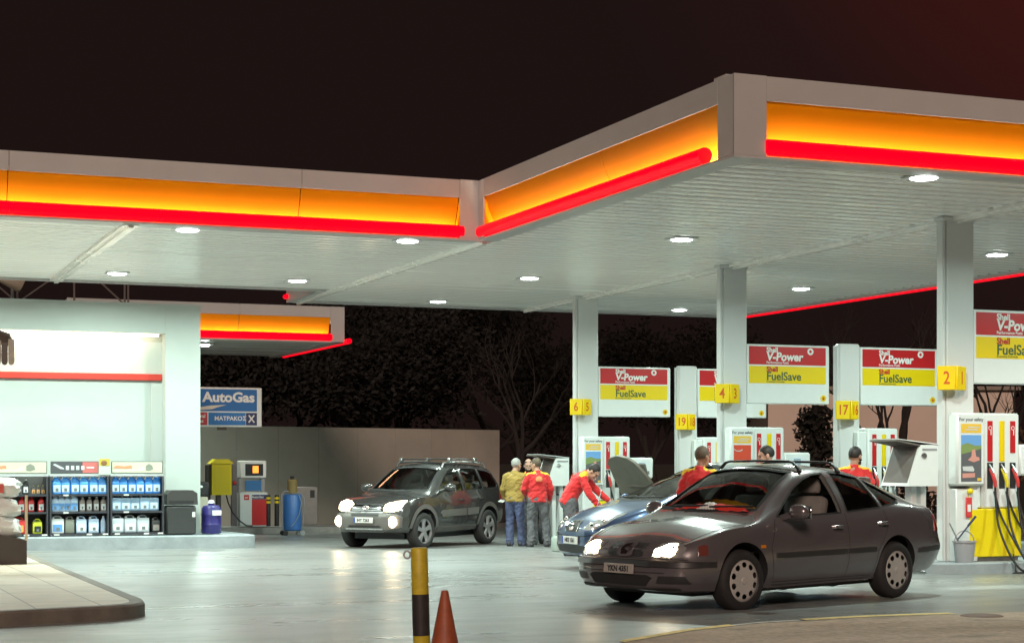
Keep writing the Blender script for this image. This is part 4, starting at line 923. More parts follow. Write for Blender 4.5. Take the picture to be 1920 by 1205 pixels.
for i in (1, 2):
    make_pillar(i, {1: 'short white pillar carrying the numbers 17 and 16', 2: 'short white pillar carrying the numbers 19 and 18'}[i])
    p, z0 = isl(i); q = uv(17.28, VI[i])
    sign_blade((q.x, q.y, z0), .235, {1: 'fuel sign on the short pillar, partly behind the nearest column', 2: 'fuel sign mostly hidden behind the middle column'}[i])
    number_sign((q.x, q.y, z0), -.13, {1: 2.40, 2: 2.40}[i], *{1: ('17','16'), 2: ('19','18')}[i], {1: 'yellow sign with numbers 17 and 16 on a short pillar', 2: 'yellow sign with numbers 19 and 18 on a short pillar'}[i])
# pump
nozzle_cols = [mat('nozzle_red', (.60,.05,.05), .4), mat('nozzle_yellow', (.75,.62,.03), .4), mat('nozzle_red', (.60,.05,.05), .4)]
def make_pump():
    o = thing('fuel_pump', 'x', 'fuel pump', (0,0,0), ANG, 'white fuel pumps with three hoses')
    b = MB(); b.box2((-.32, -.25, .74), (.32, .25, 2.08), bev=.025, ); b.box2((-.52, -.23, .74), (-.325, .23, 2.02), bev=.02); b.build('cabinet', pump_white, o)
    b = MB(); b.box2((-.55, -.262, .06), (.345, .262, .735), bev=.012); b.build('yellow_skirt', yellow, o)
    b = MB(); b.box2((-.42, -.22, 0), (.32, .22, .058)); b.build('plinth', mid_grey, o)
    for k, x in enumerate((-.19, .015, .20)):
        zt_, zb_ = 1.97, 1.40 if k < 2 else 1.52
        b = MB(); b.box2((x-.045, -.258, zb_), (x+.045, -.2505, zt_), bev=.003); lab = b.build('grade_strip', sign_yel if k == 1 else sign_red, o)
        if k != 1:
            b = MB(); b.lathe([(.022,-.001), (.030,-.001), (.030,.001), (.022,.001), (.022,-.001)], (x, -.259, zt_-.10), 14, axis='y'); b.tube([(x+.012, -.260, zt_-.13), (x+.012, -.260, zt_-.20)], .008, 5); b.build('mark', txt_white, lab)
        b = MB(); b.box2((x-.05, -.257, 1.02), (x+.05, -.2503, 1.385), bev=.004); b.build('holster', black, o)
        b = MB(); b.tube([(x-.01, -.262, 1.30), (x-.005, -.32, 1.22), (x+.01, -.35, 1.12), (x+.02, -.345, 1.04)], [.018,.026,.028,.022], 8); b.build('nozzle', nozzle_cols[k], o)
        b = MB(); b.tube([(x-.02, -.262, 1.36), (x-.01, -.30, 1.30), (x, -.33, 1.24)], [.012,.016,.018], 8); b.build('spout', steel, o)
        dx = (.16, .22, .12)[k]; pts = [(x+.02, -.345, 1.04), (x+.022, -.35, .9), (x+.02, -.42, .5), (x+.03, -.66, .10), (x+.07+dx*.3, -.80, -.10+.02*k), (x+.10+dx, -.74, -.04), (x+.08+dx*.9, -.58, .2), (x+.06+dx*.5, -.33, .62), (x+.045, -.29, .98)]
        sm = []
        for j in range(len(pts)-1):
            for f in range(4):
                t_ = f/4; P_ = [Vector(pts[max(0, min(len(pts)-1, j+q))]) for q in (-1,0,1,2)]
                sm.append(.5*((2*P_[1]) + (P_[2]-P_[0])*t_ + (2*P_[0]-5*P_[1]+4*P_[2]-P_[3])*t_**2 + (3*P_[1]-P_[0]-3*P_[2]+P_[3])*t_**3))
        sm.append(Vector(pts[-1])); b = MB(); b.tube(sm, .016, 8); b.build('hose', black, o)
    b = MB(); n = 24; b.tube([(.06+.30*math.cos(2*math.pi*k/n), -.84+.12*math.sin(2*math.pi*k/n), -.137) for k in range(n+1)], .012, 6)
    for x in (-.20, .06, .30): b.tube([(x, -.84, -.13), (x*.7+.03, -.66, .12)], .009, 5)
    b.build('hose_guard', black, o)
    b = MB(); b.box2((.34, -.22, 1.20), (.88, .10, 1.64), bev=.03); term = b.build('terminal', pump_white, o)
    b = MB(); b.box2((.42, -.226, 1.27), (.80, -.2205, 1.58), bev=.004); b.build('face_plate', mat('pale_blue_white', (.70,.76,.78), .4), term)
    b = MB(); b.box2((.53, -.231, 1.43), (.67, -.2265, 1.53)); b.build('screen', mat('lcd', (.30,.38,.48), .3), term)
    b = MB(); b.box2((.71, -.231, 1.29), (.78, -.2265, 1.36)); b.box2((.58, -.231, 1.31), (.63, -.2265, 1.34)); b.lathe([(0,-.004),(.014,-.004),(.016,0)], (.45, -.2265, 1.40), 10, axis='y'); b.build('keypad', mid_grey, term)
    return o
pump = make_pump(); first = True
for (i, x, lab) in ((0, .60, 'nearest fuel pump with three hanging hoses and a yellow skirt'), (1, .60, 'fuel pump right of the red poster, behind the man in pale blue'), (2, .60, 'farthest fuel pump, behind the raised bonnet'),
                    (1, 2.98, 'fuel pump under the partly hidden sign, behind the bearded man'), (2, 2.98, 'fuel pump glimpsed behind the head of the man in red')):
    o = pump if first else copy_tree(pump); first = False
    p, z0 = isl(i); q = uv(14.9+x, VI[i]); o.location = (q.x, q.y, z0); o['label'] = lab
# poster cabinets on the columns
p_sky = mat('poster_sky', (.16,.36,.70), .4); p_hill = mat('poster_hill', (.22,.30,.10), .5); p_road = mat('poster_road', (.12,.12,.13), .5); p_pink = mat('poster_pink', (.65,.30,.25), .5); p_pale = mat('poster_pale', (.6,.62,.62), .5); p_amber = mat('poster_amber', (.80,.50,.06), .5); p_red = mat('poster_red', (.66,.07,.03), .5)
def poster_cabinet(i, label, redp=False):
    p, z0 = isl(i); o = thing('poster_cabinet', label, 'cabinet', (p.x, p.y, z0), ANG, 'poster cabinets on the columns')
    b = MB(); b.box2((-.17, -.26, 0), (.20, -.095, 1.02), bev=.012); b.build('pedestal', pump_white, o)
    b = MB(); b.box2((-.20, -.32, 1.06), (.28, -.095, 2.08), bev=.03); b.build('frame', pump_white, o)
    text('For your safety', .066, txt_grey, o, (.04, -.3225, 1.985), bold=.0015)
    b = MB(); b.box2((-.13, -.3235, 1.80), (.21, -.3205, 1.925)); s_ = b.build('amber_strip', p_amber, o)
    b = MB(); b.box2((-.06, -.3265, 1.835), (.15, -.324, 1.85)); b.box2((-.02, -.3265, 1.87), (.17, -.324, 1.885)); b.build('print', p_pale, s_)
    b = MB(); y = -.3235
    if redp:
        b.box2((-.13, y, 1.12), (.21, -.3205, 1.77), 0)
        for k in range(3): b.lathe([(.030,-.002),(.045,-.002),(.045,.0),(.030,.0),(.030,-.002)], (-.04+.095*k, y-.001, 1.46), 14, 1, axis='y')
        b.tube([(-.08+.09*math.cos(R(200+16*k))+.04, y-.001, 1.72+.06*math.sin(R(200+16*k))) for k in range(9)], .008, 5, 1); b.box2((-.10, y-.002, 1.30), (.18, y-.0005, 1.325), 1)
        b.build('poster', [p_red, p_pale], o)
    else:
        b.box2((-.13, y, 1.60), (.21, -.3205, 1.77), 0); b.box2((-.13, y, 1.12), (.21, -.3205, 1.5995), 2)
        b.prism([(-.13,1.50),(-.13,1.63),(-.02,1.66),(.10,1.62),(.21,1.625),(.21,1.58),(.06,1.54)], lambda a, c, d: (a, d, c), y-.0015, y-.0002, 1)
        b.prism([(-.02,1.42),(.04,1.47),(.05,1.56),(.10,1.57),(.12,1.47),(.17,1.46),(.18,1.42),(.08,1.39)], lambda a, c, d: (a, d, c), y-.003, y-.0016, 3)
        b.prism([(-.10,1.27),(-.11,1.33),(.06,1.335),(.09,1.29),(.08,1.26)], lambda a, c, d: (a, d, c), y-.003, y-.0016, 4); b.prism([(-.11,1.17),(-.11,1.235),(.10,1.24),(.10,1.18)], lambda a, c, d: (a, d, c), y-.003, y-.0016, 3)
        b.box2((.14, y-.003, 1.13), (.20, y-.0016, 1.17), 5); b.build('poster', [p_sky, p_hill, p_road, p_pink, p_pale, p_amber], o)
    return o
poster_cabinet(0, 'poster cabinet with landscape picture on the nearest column'); poster_cabinet(1, 'poster cabinet with a red poster on the middle column', True); poster_cabinet(2, 'poster cabinet with landscape picture on the farthest column')
p, z0 = isl(0); tg = thing('hanging_tag', 'small red tag hanging from a yellow knob under the nearest poster', 'tag', (p.x, p.y, z0), ANG)
b = MB(); b.box2((-.02, -.285, .62), (.085, -.27, .90), bev=.006); b.build('card', mat('tag_red', (.65,.06,.06), .4), tg); b = MB(); b.box2((.005, -.289, .70), (.06, -.2855, .80)); b.build('print', txt_white, tg)
b = MB(); b.ell((.04, -.30, .985), (.05,.03,.04)); b.tube([(.03,-.28,.90),(.035,-.285,.96)], .006, 5); b.build('knob', yellow, tg)
# service cabinets with open flap (left of columns 1 and 3)
def service_cabinet(i, label):
    p, z0 = isl(i); o = thing('service_cabinet', label, 'cabinet', (p.x, p.y, z0), ANG, 'white service cabinets with open flap')
    b = MB(); b.prism([(-1.00,1.06),(-.50,1.06),(-.50,1.63),(-.80,1.63)], lambda a, c, d: (a, d, c), -.30, .34); b.build('box', pump_white, o)
    fl_ = mat('flap_inner', (.13,.112,.10), .6)
    # slanted opening on the left face
    d = Vector((.20, .57)).normalized(); n_ = Vector((-d.y, d.x)); b = MB()
    q0 = Vector((-1.00,1.06)) + d*.05 + n_*.003; q1 = Vector((-1.00,1.06)) + d*.58 + n_*.003
    b.add([(q0.x,-.27,q0.y),(q1.x,-.27,q1.y),(q1.x,.31,q1.y),(q0.x,.31,q0.y)], [(0,1,2,3)]); b.build('opening', fl_, o)
    b = MB(); b.prism([(-.80,1.632),(-1.18,1.70),(-1.185,1.68),(-.80,1.61)], lambda a, c, d: (a, d, c), -.31, .35); b.build('flap', fl_, o)
    b = MB(); b.prism([(-.50,1.645),(-1.17,1.714),(-1.17,1.705),(-.50,1.6301)], lambda a, c, d: (a, d, c), -.31, .35); b.build('lid', pump_white, o)
    b = MB(); b.box2((-.76, -.305, 1.55), (-.52, -.3005, 1.58)); b.build('slot', grey, o)
    b = MB(); b.lathe([(0,-.02),(.035,-.018),(.045,0)], (-.73, -.301, 1.48), 14, axis='y'); b.build('lock', steel, o)
    for x in (-.58, -.74): b = MB(); b.box2((x-.045, -.08, 0), (x+.045, .08, 1.059), bev=.01); b.build('leg', pump_white, o)
    return o
service_cabinet(0, 'white service cabinet with open grey flap left of the nearest column'); service_cabinet(2, 'white service cabinet with open flap behind the red jacketed men')
# bucket with squeegee
p, z0 = isl(0); q = uv(14.75, VI[0]-.42); bk = thing('bucket', 'grey bucket with arched handle at the foot of the nearest column', 'bucket', (q.x, q.y, z0), ANG)
b = MB(); b.lathe([(0,.004),(.12,.004),(.125,.02),(.155,.30),(.165,.30),(.165,.285),(.148,.29),(.118,.03),(0,.03)], n=24); b.build('pail', mat('bucket_grey', (.36,.37,.39), .45), bk)
b = MB(); b.tube([(.165*math.cos(R(10*k)), 0, .28+.16*math.sin(R(10*k))) for k in range(19)], .008, 6); b.build('handle', grey, bk)
sq = thing('squeegee', 'long squeegee with blue grip leaning out of the grey bucket', 'squeegee', (q.x, q.y, z0), ANG); b = MB(); b.cyl((.05,0,.04), (-.25,0,.55), .010, 8); b.build('stick', steel, sq); b = MB(); b.cyl((-.12,-.02,.33), (.16,-.04,.64), .011, 8); b.cyl((.04,-.03,.51), (.16,-.04,.64), .017, 8); b.build('grip', mat('grip_blue', (.02,.03,.09), .5), sq)
# ================================================================== RACKS WITH BOTTLES
RV = 33.40; RZ = gz(33)+.25
rack_m = mat('rack_black', (.045,.045,.055), .45, var=.1); board_grey = mat('rack_backboard', (.11,.105,.10), .7)
ru = [u_at(92, RV)-1.20, u_at(92, RV), u_at(206, RV), u_at(309, RV)]
shelf_z = (.055, .47, .80)
rack_names = ['left rack with dark and red bottles, half hidden by white bags', 'middle rack with blue jugs below a grey and red header', 'right rack of blue jugs and clear canisters beside the black bin']
rack_rz = []
for i in range(3):
    w = ru[i+1]-ru[i]-.025; p = uv(ru[i]+.012, RV); o = thing('display_rack', rack_names[i], 'rack', (p.x, p.y, RZ), ANG, 'racks of car care bottles')
    b = MB()
    for x in (0, w-.035): b = MB(); b.box2((x, 0, 0), (x+.035, .46, 1.14), bev=.006); b.build('side_frame', rack_m, o)
    b = MB(); b.box2((.036, .445, 0), (w-.036, .46, 1.16)); b.build('back_panel', board_grey, o)
    for z in shelf_z:
        b = MB(); b.box2((.037, .005, z-.035), (w-.037, .444, z)); s_ = b.build('shelf', rack_m, o)
        for x in ((.25,) if z > .1 else (.08, .62*w, w-.12)): b = MB(); b.box2((x, -.004, z-.033), (x+.10, .0045, z-.004)); b.build('price_tag', plate_white, s_)
    b = MB(); b.box2((0, .02, 1.135), (w, .10, 1.165), bev=.006); b.build('top_rail', mat('rail_pale', (.45,.46,.47), .4), o)
    b = MB(); b.box2((.02, .03, 1.19), (w-.02, .06, 1.425), bev=.006); hd_ = b.build('header_sign', mat('header_frame', (.10,.11,.11), .5), o)
    if i == 1:
        b = MB(); b.box2((.035, .026, 1.205), (w*.55, .0295, 1.41)); b.build('panel', mat('header_dark', (.09,.09,.10), .5), hd_)
        b = MB(); b.box2((w*.55+.004, .026, 1.205), (w-.20, .0295, 1.41)); b.build('panel', mat('header_red', (.62,.16,.15), .5), hd_)
        b = MB()
        for k in range(4): b.box2((.30+.095*k, .022, 1.26), (.36+.095*k, .0255, 1.34), bev=.001)
        b.prism([(.06,1.36),(.10,1.38),(.26,1.30),(.27,1.27),(.20,1.28)], lambda a, c, d: (a, d, c), .022, .0255); b.box2((w*.62, .022, 1.29), (w-.28, .0255, 1.32)); b.build('print', p_pale, hd_)
    else:
        b = MB(); b.box2((.035, .026, 1.205), (w-.035, .0295, 1.41)); b.build('panel', mat('header_pale', (.62,.60,.46), .5), hd_)
        b = MB(); b.prism([(.05,1.30),(.12,1.35),(.26,1.33),(.40,1.35),(.42,1.29),(.30,1.28),(.14,1.29)], lambda a, c, d: (a, d, c), .022, .0255); b.build('print', mat('print_orange', (.65,.30,.17), .5), hd_)
        b = MB(); b.prism([(.66*w,1.25),(.66*w,1.34),(.72*w,1.38),(.78*w,1.34),(.80*w,1.27),(.72*w,1.24)], lambda a, c, d: (a, d, c), .022, .0255); b.build('print', mat('print_grey', (.26,.27,.22), .5), hd_)
        b = MB(); b.prism([(.05,1.22),(.05,1.26),(.5*w,1.27),(.62*w,1.33),(.64*w,1.24)], lambda a, c, d: (a, d, c), .023, .0255); b.build('print', mat('print_cream', (.70,.68,.56), .5), hd_)
    rack_rz.append((w, o))
# a small leaflet board between the middle and right rack
w1, o1 = rack_rz[1]; q = uv(ru[2]-.21, RV-.01); o = thing('leaflet', 'small colourful leaflet board where the middle and right rack headers meet', 'leaflet', (q.x, q.y, RZ), ANG)
b = MB(); b.box2((0, 0, 1.18), (.22, .012, 1.48)); b.build('card', mat('leaflet_card', (.55,.58,.52), .5), o); b = MB(); b.box2((.01, -.004, 1.34), (.21, -.0005, 1.47)); b.build('photo', mat('leaflet_yellow', (.55,.42,.06), .5), o); b = MB(); b.ell((.10, -.004, 1.39), (.06,.004,.05)); b.build('fruit', mat('leaflet_brown', (.25,.12,.05), .5), o)
# bottle kinds
def jug(nm, w, d, h, body_m, cap_m, label_m, kind):
    o = bpy.data.objects.new(nm, None); COL.objects.link(o); o['category'] = kind
    if nm == 'jug':                                  # handled jug: body, sloped shoulder, side handle
        b = MB(); hw, hd = w/2, d/2
        lv = [(.0, .92), (.03, 1), (.60, 1), (.70, .93), (.84, .60), (.92, .34), (.95, .30)]; vs = []
        for (f, s_) in lv:
            for k in range(12):
                a = 2*math.pi*(k+.5)/12; cx = math.copysign(abs(math.cos(a))**.5, math.cos(a)); cy = math.copysign(abs(math.sin(a))**.5, math.sin(a)); vs.append((cx*hw*s_ - (1-s_)*hw*.25, cy*hd*max(s_, .5), f*h))
        fs = [(i*12+k, i*12+(k+1)%12, (i+1)*12+(k+1)%12, (i+1)*12+k) for i in range(len(lv)-1) for k in range(12)] + [tuple(range(12))[::-1], tuple(6*12+k for k in range(12))]
        b.add(vs, fs); b.tube([(hw*.1, 0, h*.90), (hw*.55, 0, h*.90), (hw*.85, 0, h*.80), (hw*.9, 0, h*.66)], .016, 6); b.build('body', body_m, o)
        b = MB(); b.lathe([(0, h*1.0), (.030, h*1.0), (.034, h*.93), (.050, h*.86), (.062, h*.80), (0, h*.79)], (-hw*.20, 0, 0), 12, sy=.9); b.build('cap', cap_m, o)
    elif nm == 'canister':                           # flat jerry can with a bridge handle
        b = MB(); b.box((0,0,h*.42), (w, d, h*.84), bev=.022, seg=2); b.tube([(-w*.30,0,h*.82), (-w*.26,0,h*.93), (-w*.12,0,h*.97), (w*.16,0,h*.97), (w*.28,0,h*.92), (w*.32,0,h*.82)], .014, 8); b.build('body', body_m, o)
        b = MB(); b.lathe([(0, h*.94), (.022, h*.94), (.025, h*.84), (0, h*.835)], (-w*.40+.02, 0, 0), 12); b.build('cap', cap_m, o)
    else:                                            # bottle with a sloped neck
        b = MB(); lv = [(.0, .9), (.02, 1), (.62, 1), (.76, .82), (.86, .42), (.92, .36)]; vs = []
        for (f, s_) in lv:
            for k in range(12):
                a = 2*math.pi*(k+.5)/12; cx = math.copysign(abs(math.cos(a))**.6, math.cos(a)); cy = math.copysign(abs(math.sin(a))**.6, math.sin(a)); vs.append((cx*w/2*s_ + (1-s_)*w*.12, cy*d/2*s_, f*h))
        fs = [(i*12+k, i*12+(k+1)%12, (i+1)*12+(k+1)%12, (i+1)*12+k) for i in range(len(lv)-1) for k in range(12)] + [tuple(range(12))[::-1], tuple(5*12+k for k in range(12))]
        b.add(vs, fs); b.build('body', body_m, o); b = MB(); b.lathe([(0, h), (w*.17, h), (w*.19, h*.925), (0, h*.92)], (w*.08, 0, 0), 12); b.build('cap', cap_m, o)
    if label_m:
        b = MB(); b.box2((-w*.36, -d/2-.004, h*.12), (w*.36, -d/2-.0008, h*.52), bev=.001); l = b.build('label', label_m, o)
        b = MB(); b.box2((-w*.12, -d/2-.006, h*.16), (w*.16, -d/2-.0042, h*.34)); b.build('print', txt_grey, l)
    return o
blue_liq = mat('blue_liquid', (.08,.33,.82), .25, spec=.6); blue2 = mat('deep_blue_liquid', (.05,.25,.72), .25); clear_p = mat('clear_plastic', (.50,.56,.60), .2, spec=.6); clear_b = mat('bluish_plastic', (.28,.42,.58), .22); pale_b = mat('pale_blue_plastic', (.48,.62,.80), .3)
cap_w = mat('cap_white', (.8,.82,.84), .4); cap_y = mat('cap_yellow', (.75,.6,.08), .4); lab_w = mat('label_white', (.72,.75,.78), .5); lab_b = mat('label_blue', (.12,.32,.68), .5); lab_p = mat('label_pale', (.55,.66,.80), .5)
dk_blue = mat('dark_blue_plastic', (.03,.05,.14), .3); brownp = mat('taupe_plastic', (.26,.22,.20), .4); red_p = mat('red_plastic', (.60,.03,.03), .35); milky = mat('milky_white_plastic', (.72,.76,.78), .35); lime = mat('lime_plastic', (.55,.62,.03), .4); greyg = mat('grey_green_plastic', (.22,.23,.19), .4); black_p = mat('black_plastic_can', (.03,.03,.03), .4); orangep = mat('orange_label', (.75,.36,.10), .5)
def row(rk, z, proto, xs, label, group, cat, rot=0.0):
    w, ro = rack_rz[rk]; first = True
    for k, x in enumerate(xs):
        o = proto if first else copy_tree(proto); first = False; p = uv(ru[rk]+.012+x*w, RV+.16+.01*((k*7)%3), RZ+z+.001)
        o.location = p; o.rotation_euler.z = ANG+rot*((-1)**k)
        n = len(xs); pos = 'only' if n == 1 else nth(k, n)
        o['label'] = label.replace('#', pos); o['category'] = cat
        if n > 1: o['group'] = group
def sp(a, b_, n): return [a+(b_-a)*k/max(1, n-1) for k in range(n)]
S1, S2, S3 = shelf_z[2], shelf_z[1], shelf_z[0]
row(1, S1, jug('jug', .185, .20, .335, blue_liq, cap_w, lab_p, 'jug'), sp(.12, .90, 6), '# blue jug with white cap on top shelf of middle rack', 'blue jugs on the middle rack', 'jug', .06)
row(2, S1, jug('jug', .175, .20, .335, blue2, cap_w, lab_p, 'jug'), sp(.10, .88, 6), '# blue jug with white cap on top shelf of right rack', 'blue jugs on the right rack', 'jug', .05)
row(1, S2, jug('jug', .15, .16, .30, pale_b, cap_w, lab_b, 'jug'), sp(.10, .42, 4), '# pale jug with blue label on middle shelf of middle rack', 'pale jugs on the middle rack', 'jug')
row(1, S2, jug('bottle', .115, .10, .27, brownp, cap_w, lab_w, 'bottle'), sp(.56, .92, 4), '# taupe bottle on middle shelf of middle rack', 'taupe bottles on the middle rack', 'bottle')
row(2, S2, jug('canister', .195, .22, .305, clear_b, cap_w, lab_p, 'canister'), sp(.12, .82, 5), '# bluish canister on middle shelf of right rack', 'bluish canisters on the right rack', 'canister')
row(1, S3, jug('canister', .24, .2, .335, milky, cap_w, lab_b, 'canister'), [.14], 'white canister with blue print at bottom left of middle rack', '', 'canister')
row(1, S3, jug('canister', .17, .2, .32, greyg, mid_grey, None, 'canister'), [.345], 'grey green canister on bottom shelf of middle rack', '', 'canister')
row(1, S3, jug('canister', .195, .2, .325, pale_b, cap_w, lab_w, 'canister'), sp(.54, .75, 2), '# pale blue canister on bottom shelf of middle rack', 'pale blue canisters on the middle rack', 'canister')
row(1, S3, jug('bottle', .10, .10, .325, pale_b, cap_w, None, 'bottle'), [.915], 'slim pale blue bottle at bottom right of middle rack', '', 'bottle')
row(2, S3, jug('canister', .235, .24, .335, clear_p, cap_w, lab_w, 'canister'), sp(.14, .62, 3), '# clear canister with white label on bottom shelf of right rack', 'clear canisters on the right rack', 'canister')
row(2, S3, jug('canister', .16, .2, .28, black_p, mid_grey, brownp, 'canister'), [.86], 'dark canister in the shade at bottom right of right rack', '', 'canister')
row(0, S1, jug('bottle', .105, .10, .26, dk_blue, cap_w, lab_p, 'bottle'), sp(.26, .40, 2), '# dark blue bottle on top shelf of left rack', 'dark blue bottles on the left rack', 'bottle')
row(0, S1, jug('bottle', .115, .10, .285, black_p, cap_w, lab_w, 'bottle'), sp(.52, .66, 2), '# black bottle with big white label on top shelf of left rack', 'black bottles on the left rack', 'bottle')
row(0, S1, jug('bottle', .075, .07, .17, mid_grey, cap_y, orangep, 'bottle'), sp(.78, .93, 3), '# small bottle with yellow cap on top shelf of left rack', 'small yellow capped bottles', 'bottle')
row(0, S2, jug('bottle', .125, .11, .28, red_p, red_p, lab_w, 'bottle'), sp(.44, .90, 4), '# red bottle with white label on middle shelf of left rack', 'red bottles on the left rack', 'bottle')
row(0, S3, jug('canister', .23, .2, .32, red_p, black_p, orangep, 'canister'), [.55], 'red canister with orange label at bottom of left rack', '', 'canister')
row(0, S3, jug('canister', .17, .18, .28, lime, mid_grey, black_p, 'canister'), [.84], 'yellow green canister at bottom of left rack', '', 'canister')
# ================================================================== SHOP CORNER
q = uv(u_at(341, 33.4), 33.7); bn = thing('litter_bin', 'black square litter bin with hood beside the right rack', 'bin', (q.x, q.y, RZ), ANG)
b = MB(); b.box2((-.29, -.26, 0), (.29, .26, .56), bev=.03); b.build('body', mat('bin_black', (.04,.04,.04), .45, var=.1), bn)
b = MB(); b.prism([(-.28,.58),(.32,.58),(.31,.80),(.22,.86),(-.20,.86),(-.28,.78)], lambda a, c, d: (a, d, c), -.27, .27); b.build('hood', mat('bin_hood', (.055,.052,.05), .4), bn)
b = MB(); b.box2((-.24, -.276, .60), (.24, -.272, .66)); b.build('slot', black, bn); b = MB(); b.box2((.21, -.265, .34), (.27, -.2605, .44)); b.build('sticker', plate_white, bn)
q = uv(u_at(393, 33.9), 33.75); dr = thing('blue_drum', 'dark blue plastic drum with white label at end of shop platform', 'drum', (q.x, q.y, RZ), ANG)
b = MB(); b.lathe([(0,0),(.18,0),(.195,.02),(.195,.16),(.202,.18),(.195,.20),(.195,.36),(.202,.38),(.195,.40),(.19,.50),(.15,.55),(.06,.57),(.06,.60),(0,.60)], n=24); b.build('shell', mat('drum_blue', (.03,.025,.16), .35), dr)
b = MB(); b.box2((-.02, -.205, .36), (.16, -.17, .46), bev=.004); b.build('label', plate_white, dr); b = MB(); b.lathe([(0,.66),(.05,.655),(.07,.60),(0,.599)], n=12); b.build('cap', cap_w, dr)
q = uv(u_at(381, 35.2), 35.4); ai = thing('air_unit', 'small dark and white box on a stand half behind the shop corner', 'air unit', (q.x, q.y, RZ), ANG)
b = MB(); b.box2((-.12, -.12, .70), (.14, .12, 1.0), bev=.03); b.build('head', black, ai); b = MB(); b.box2((-.12, -.10, .0), (.12, .10, .69), bev=.02); b.build('stand', mat('cream_paint', (.5,.46,.36), .5), ai); b = MB(); b.ell((-.03, -.13, .90), (.04,.02,.03)); b.build('gauge', cap_w, ai)
# ---- gas island
GZ = gz(42.5)+.16
def gp(px, v): return uv(u_at(px, v), v)
q = gp(413, 43); yb = thing('yellow_hose_cabinet', 'tall yellow cabinet with a pitched top and black hose on the gas island', 'cabinet', (q.x, q.y, GZ), ANG)
b = MB(); b.prism([(-.25,.80),(.25,.80),(.25,1.58),(-.25,1.58)], lambda a, c, d: (a, d, c), -.18, .18); b.prism([(-.30,1.583),(.30,1.583),(.16,1.70),(-.16,1.70)], lambda a, c, d: (a, d, c), -.23, .23); b.build('box', yellow, yb)
b = MB(); b.box2((-.20, -.186, .86), (.20, -.1805, 1.52), bev=.003); b.build('door', mat('yellow_door', (.80,.62,.02), .3), yb)
b = MB(); b.box2((-.36, -.05, 0), (-.255, .12, 1.55)); b.build('post', mat('dark_post', (.07,.05,.045), .5), yb); b = MB(); b.box2((-.10,-.1,0),(.0,.1,.799)); b.build('post', mat('dark_post', (.07,.05,.045), .5), yb)
b = MB(); pts = [(.12,-.15,.80), (.16,-.2,.60), (.26,-.25,.36), (.42,-.28,.16), (.60,-.3,.03), (.75,-.32,.02)]; b.tube(pts, .018, 8); b.build('hose', black, yb)
q = gp(472, 43.1); gd_ = thing('gas_dispenser', 'white and red gas dispenser with lit orange price display', 'gas dispenser', (q.x, q.y, GZ), ANG)
b = MB(); b.box2((-.36, -.22, 0), (.36, .22, .86), bev=.015); b.build('base', pump_white, gd_)
b = MB(); b.box2((-.05, -.226, .03), (.355, -.2205, .68)); b.build('red_panel', mat('gas_red', (.60,.025,.025), .4), gd_); b = MB(); b.box2((-.05, -.227, .685), (.355, -.2205, .80)); pn = b.build('dark_band', mat('gas_navy', (.035,.04,.12), .4), gd_); text('AutoGas', .085, txt_white, pn, (.10, -.229, .742), bold=.002)
b = MB(); b.box2((-.25, -.226, .67), (-.12, -.2205, .80)); lg = b.build('logo_panel', mat('gas_logo_red', (.60,.04,.04), .4), gd_); text('gas', .06, txt_white, lg, (-.185, -.228, .735), bold=.002)
for x in (-.36, .22): b = MB(); b.box2((x, -.12, .861), (x+.09, .12, 1.22)); b.build('upright', grey, gd_)
b = MB(); b.box2((-.20, -.14, .90), (.21, -.10, 1.16)); b.build('blue_panel', mat('gas_blue', (.04,.17,.42), .4), gd_)
b = MB(); b.box2((-.34, -.18, 1.222), (.34, .18, 1.66), bev=.02); b.build('head', pump_white, gd_); b = MB(); b.box2((-.21, -.186, 1.28), (.25, -.1805, 1.58)); sc_ = b.build('display', black, gd_)
b = MB(); b.box2((-.02, -.191, 1.35), (.13, -.1865, 1.53)); b.build('digits', mat('orange_display', (1,.4,.05), .4, emit=1.1, ecol=(1,.33,.04)), sc_)
b = MB(); b.box2((-.52, -.08, 0), (-.40, .10, 1.70)); b.build('side_post', mat('rusty_post', (.17,.14,.15), .5), gd_); b = MB(); b.ell((-.46, -.11, 1.10), (.05,.03,.05)); b.build('red_valve', sign_red, gd_)
for px, lab in ((503, 'black bollard with yellow bands against the gas dispenser'), (519, 'black bollard with yellow bands left of the blue oil drum')):
    q = gp(px, 42.9); o = thing('banded_bollard', lab, 'bollard', (q.x, q.y, GZ), ANG, 'short banded bollards on the gas island'); b = MB(); b.lathe([(0,0),(.06,0),(.06,.76),(.05,.79),(0,.80)], n=14); b.build('post', black, o)
    for z in (.58, .68): b = MB(); b.lathe([(.0605,z),(.063,z+.002),(.063,z+.055),(.0605,z+.057)], n=14); b.build('band', yellow, o)
q = gp(572, 43.6); o = thing('grey_cabinet', 'plain grey metal cabinet behind the blue oil drum', 'cabinet', (q.x, q.y, GZ), ANG); b = MB(); b.box2((-.28, -.2, 0), (.28, .2, .98), bev=.012); b.build('box', mat('cabinet_grey', (.23,.21,.20), .5, var=.1), o); b = MB(); b.box2((.08,-.206,.70),(.20,-.2005,.90)); b.build('vent', black, o)
yq = 41.7; xq = (548-960)/3230*yq; od = thing('oil_drainer', 'blue upright oil drum on castors with a glass funnel on top', 'oil drainer', (xq, yq, gz(yq)), ANG)
blu = mat('drainer_blue', (.05,.16,.45), .35, var=.08); b = MB(); b.lathe([(0,.12),(.20,.12),(.225,.15),(.225,.96),(.20,1.0),(0,1.0)], n=26); b.build('tank', blu, od)
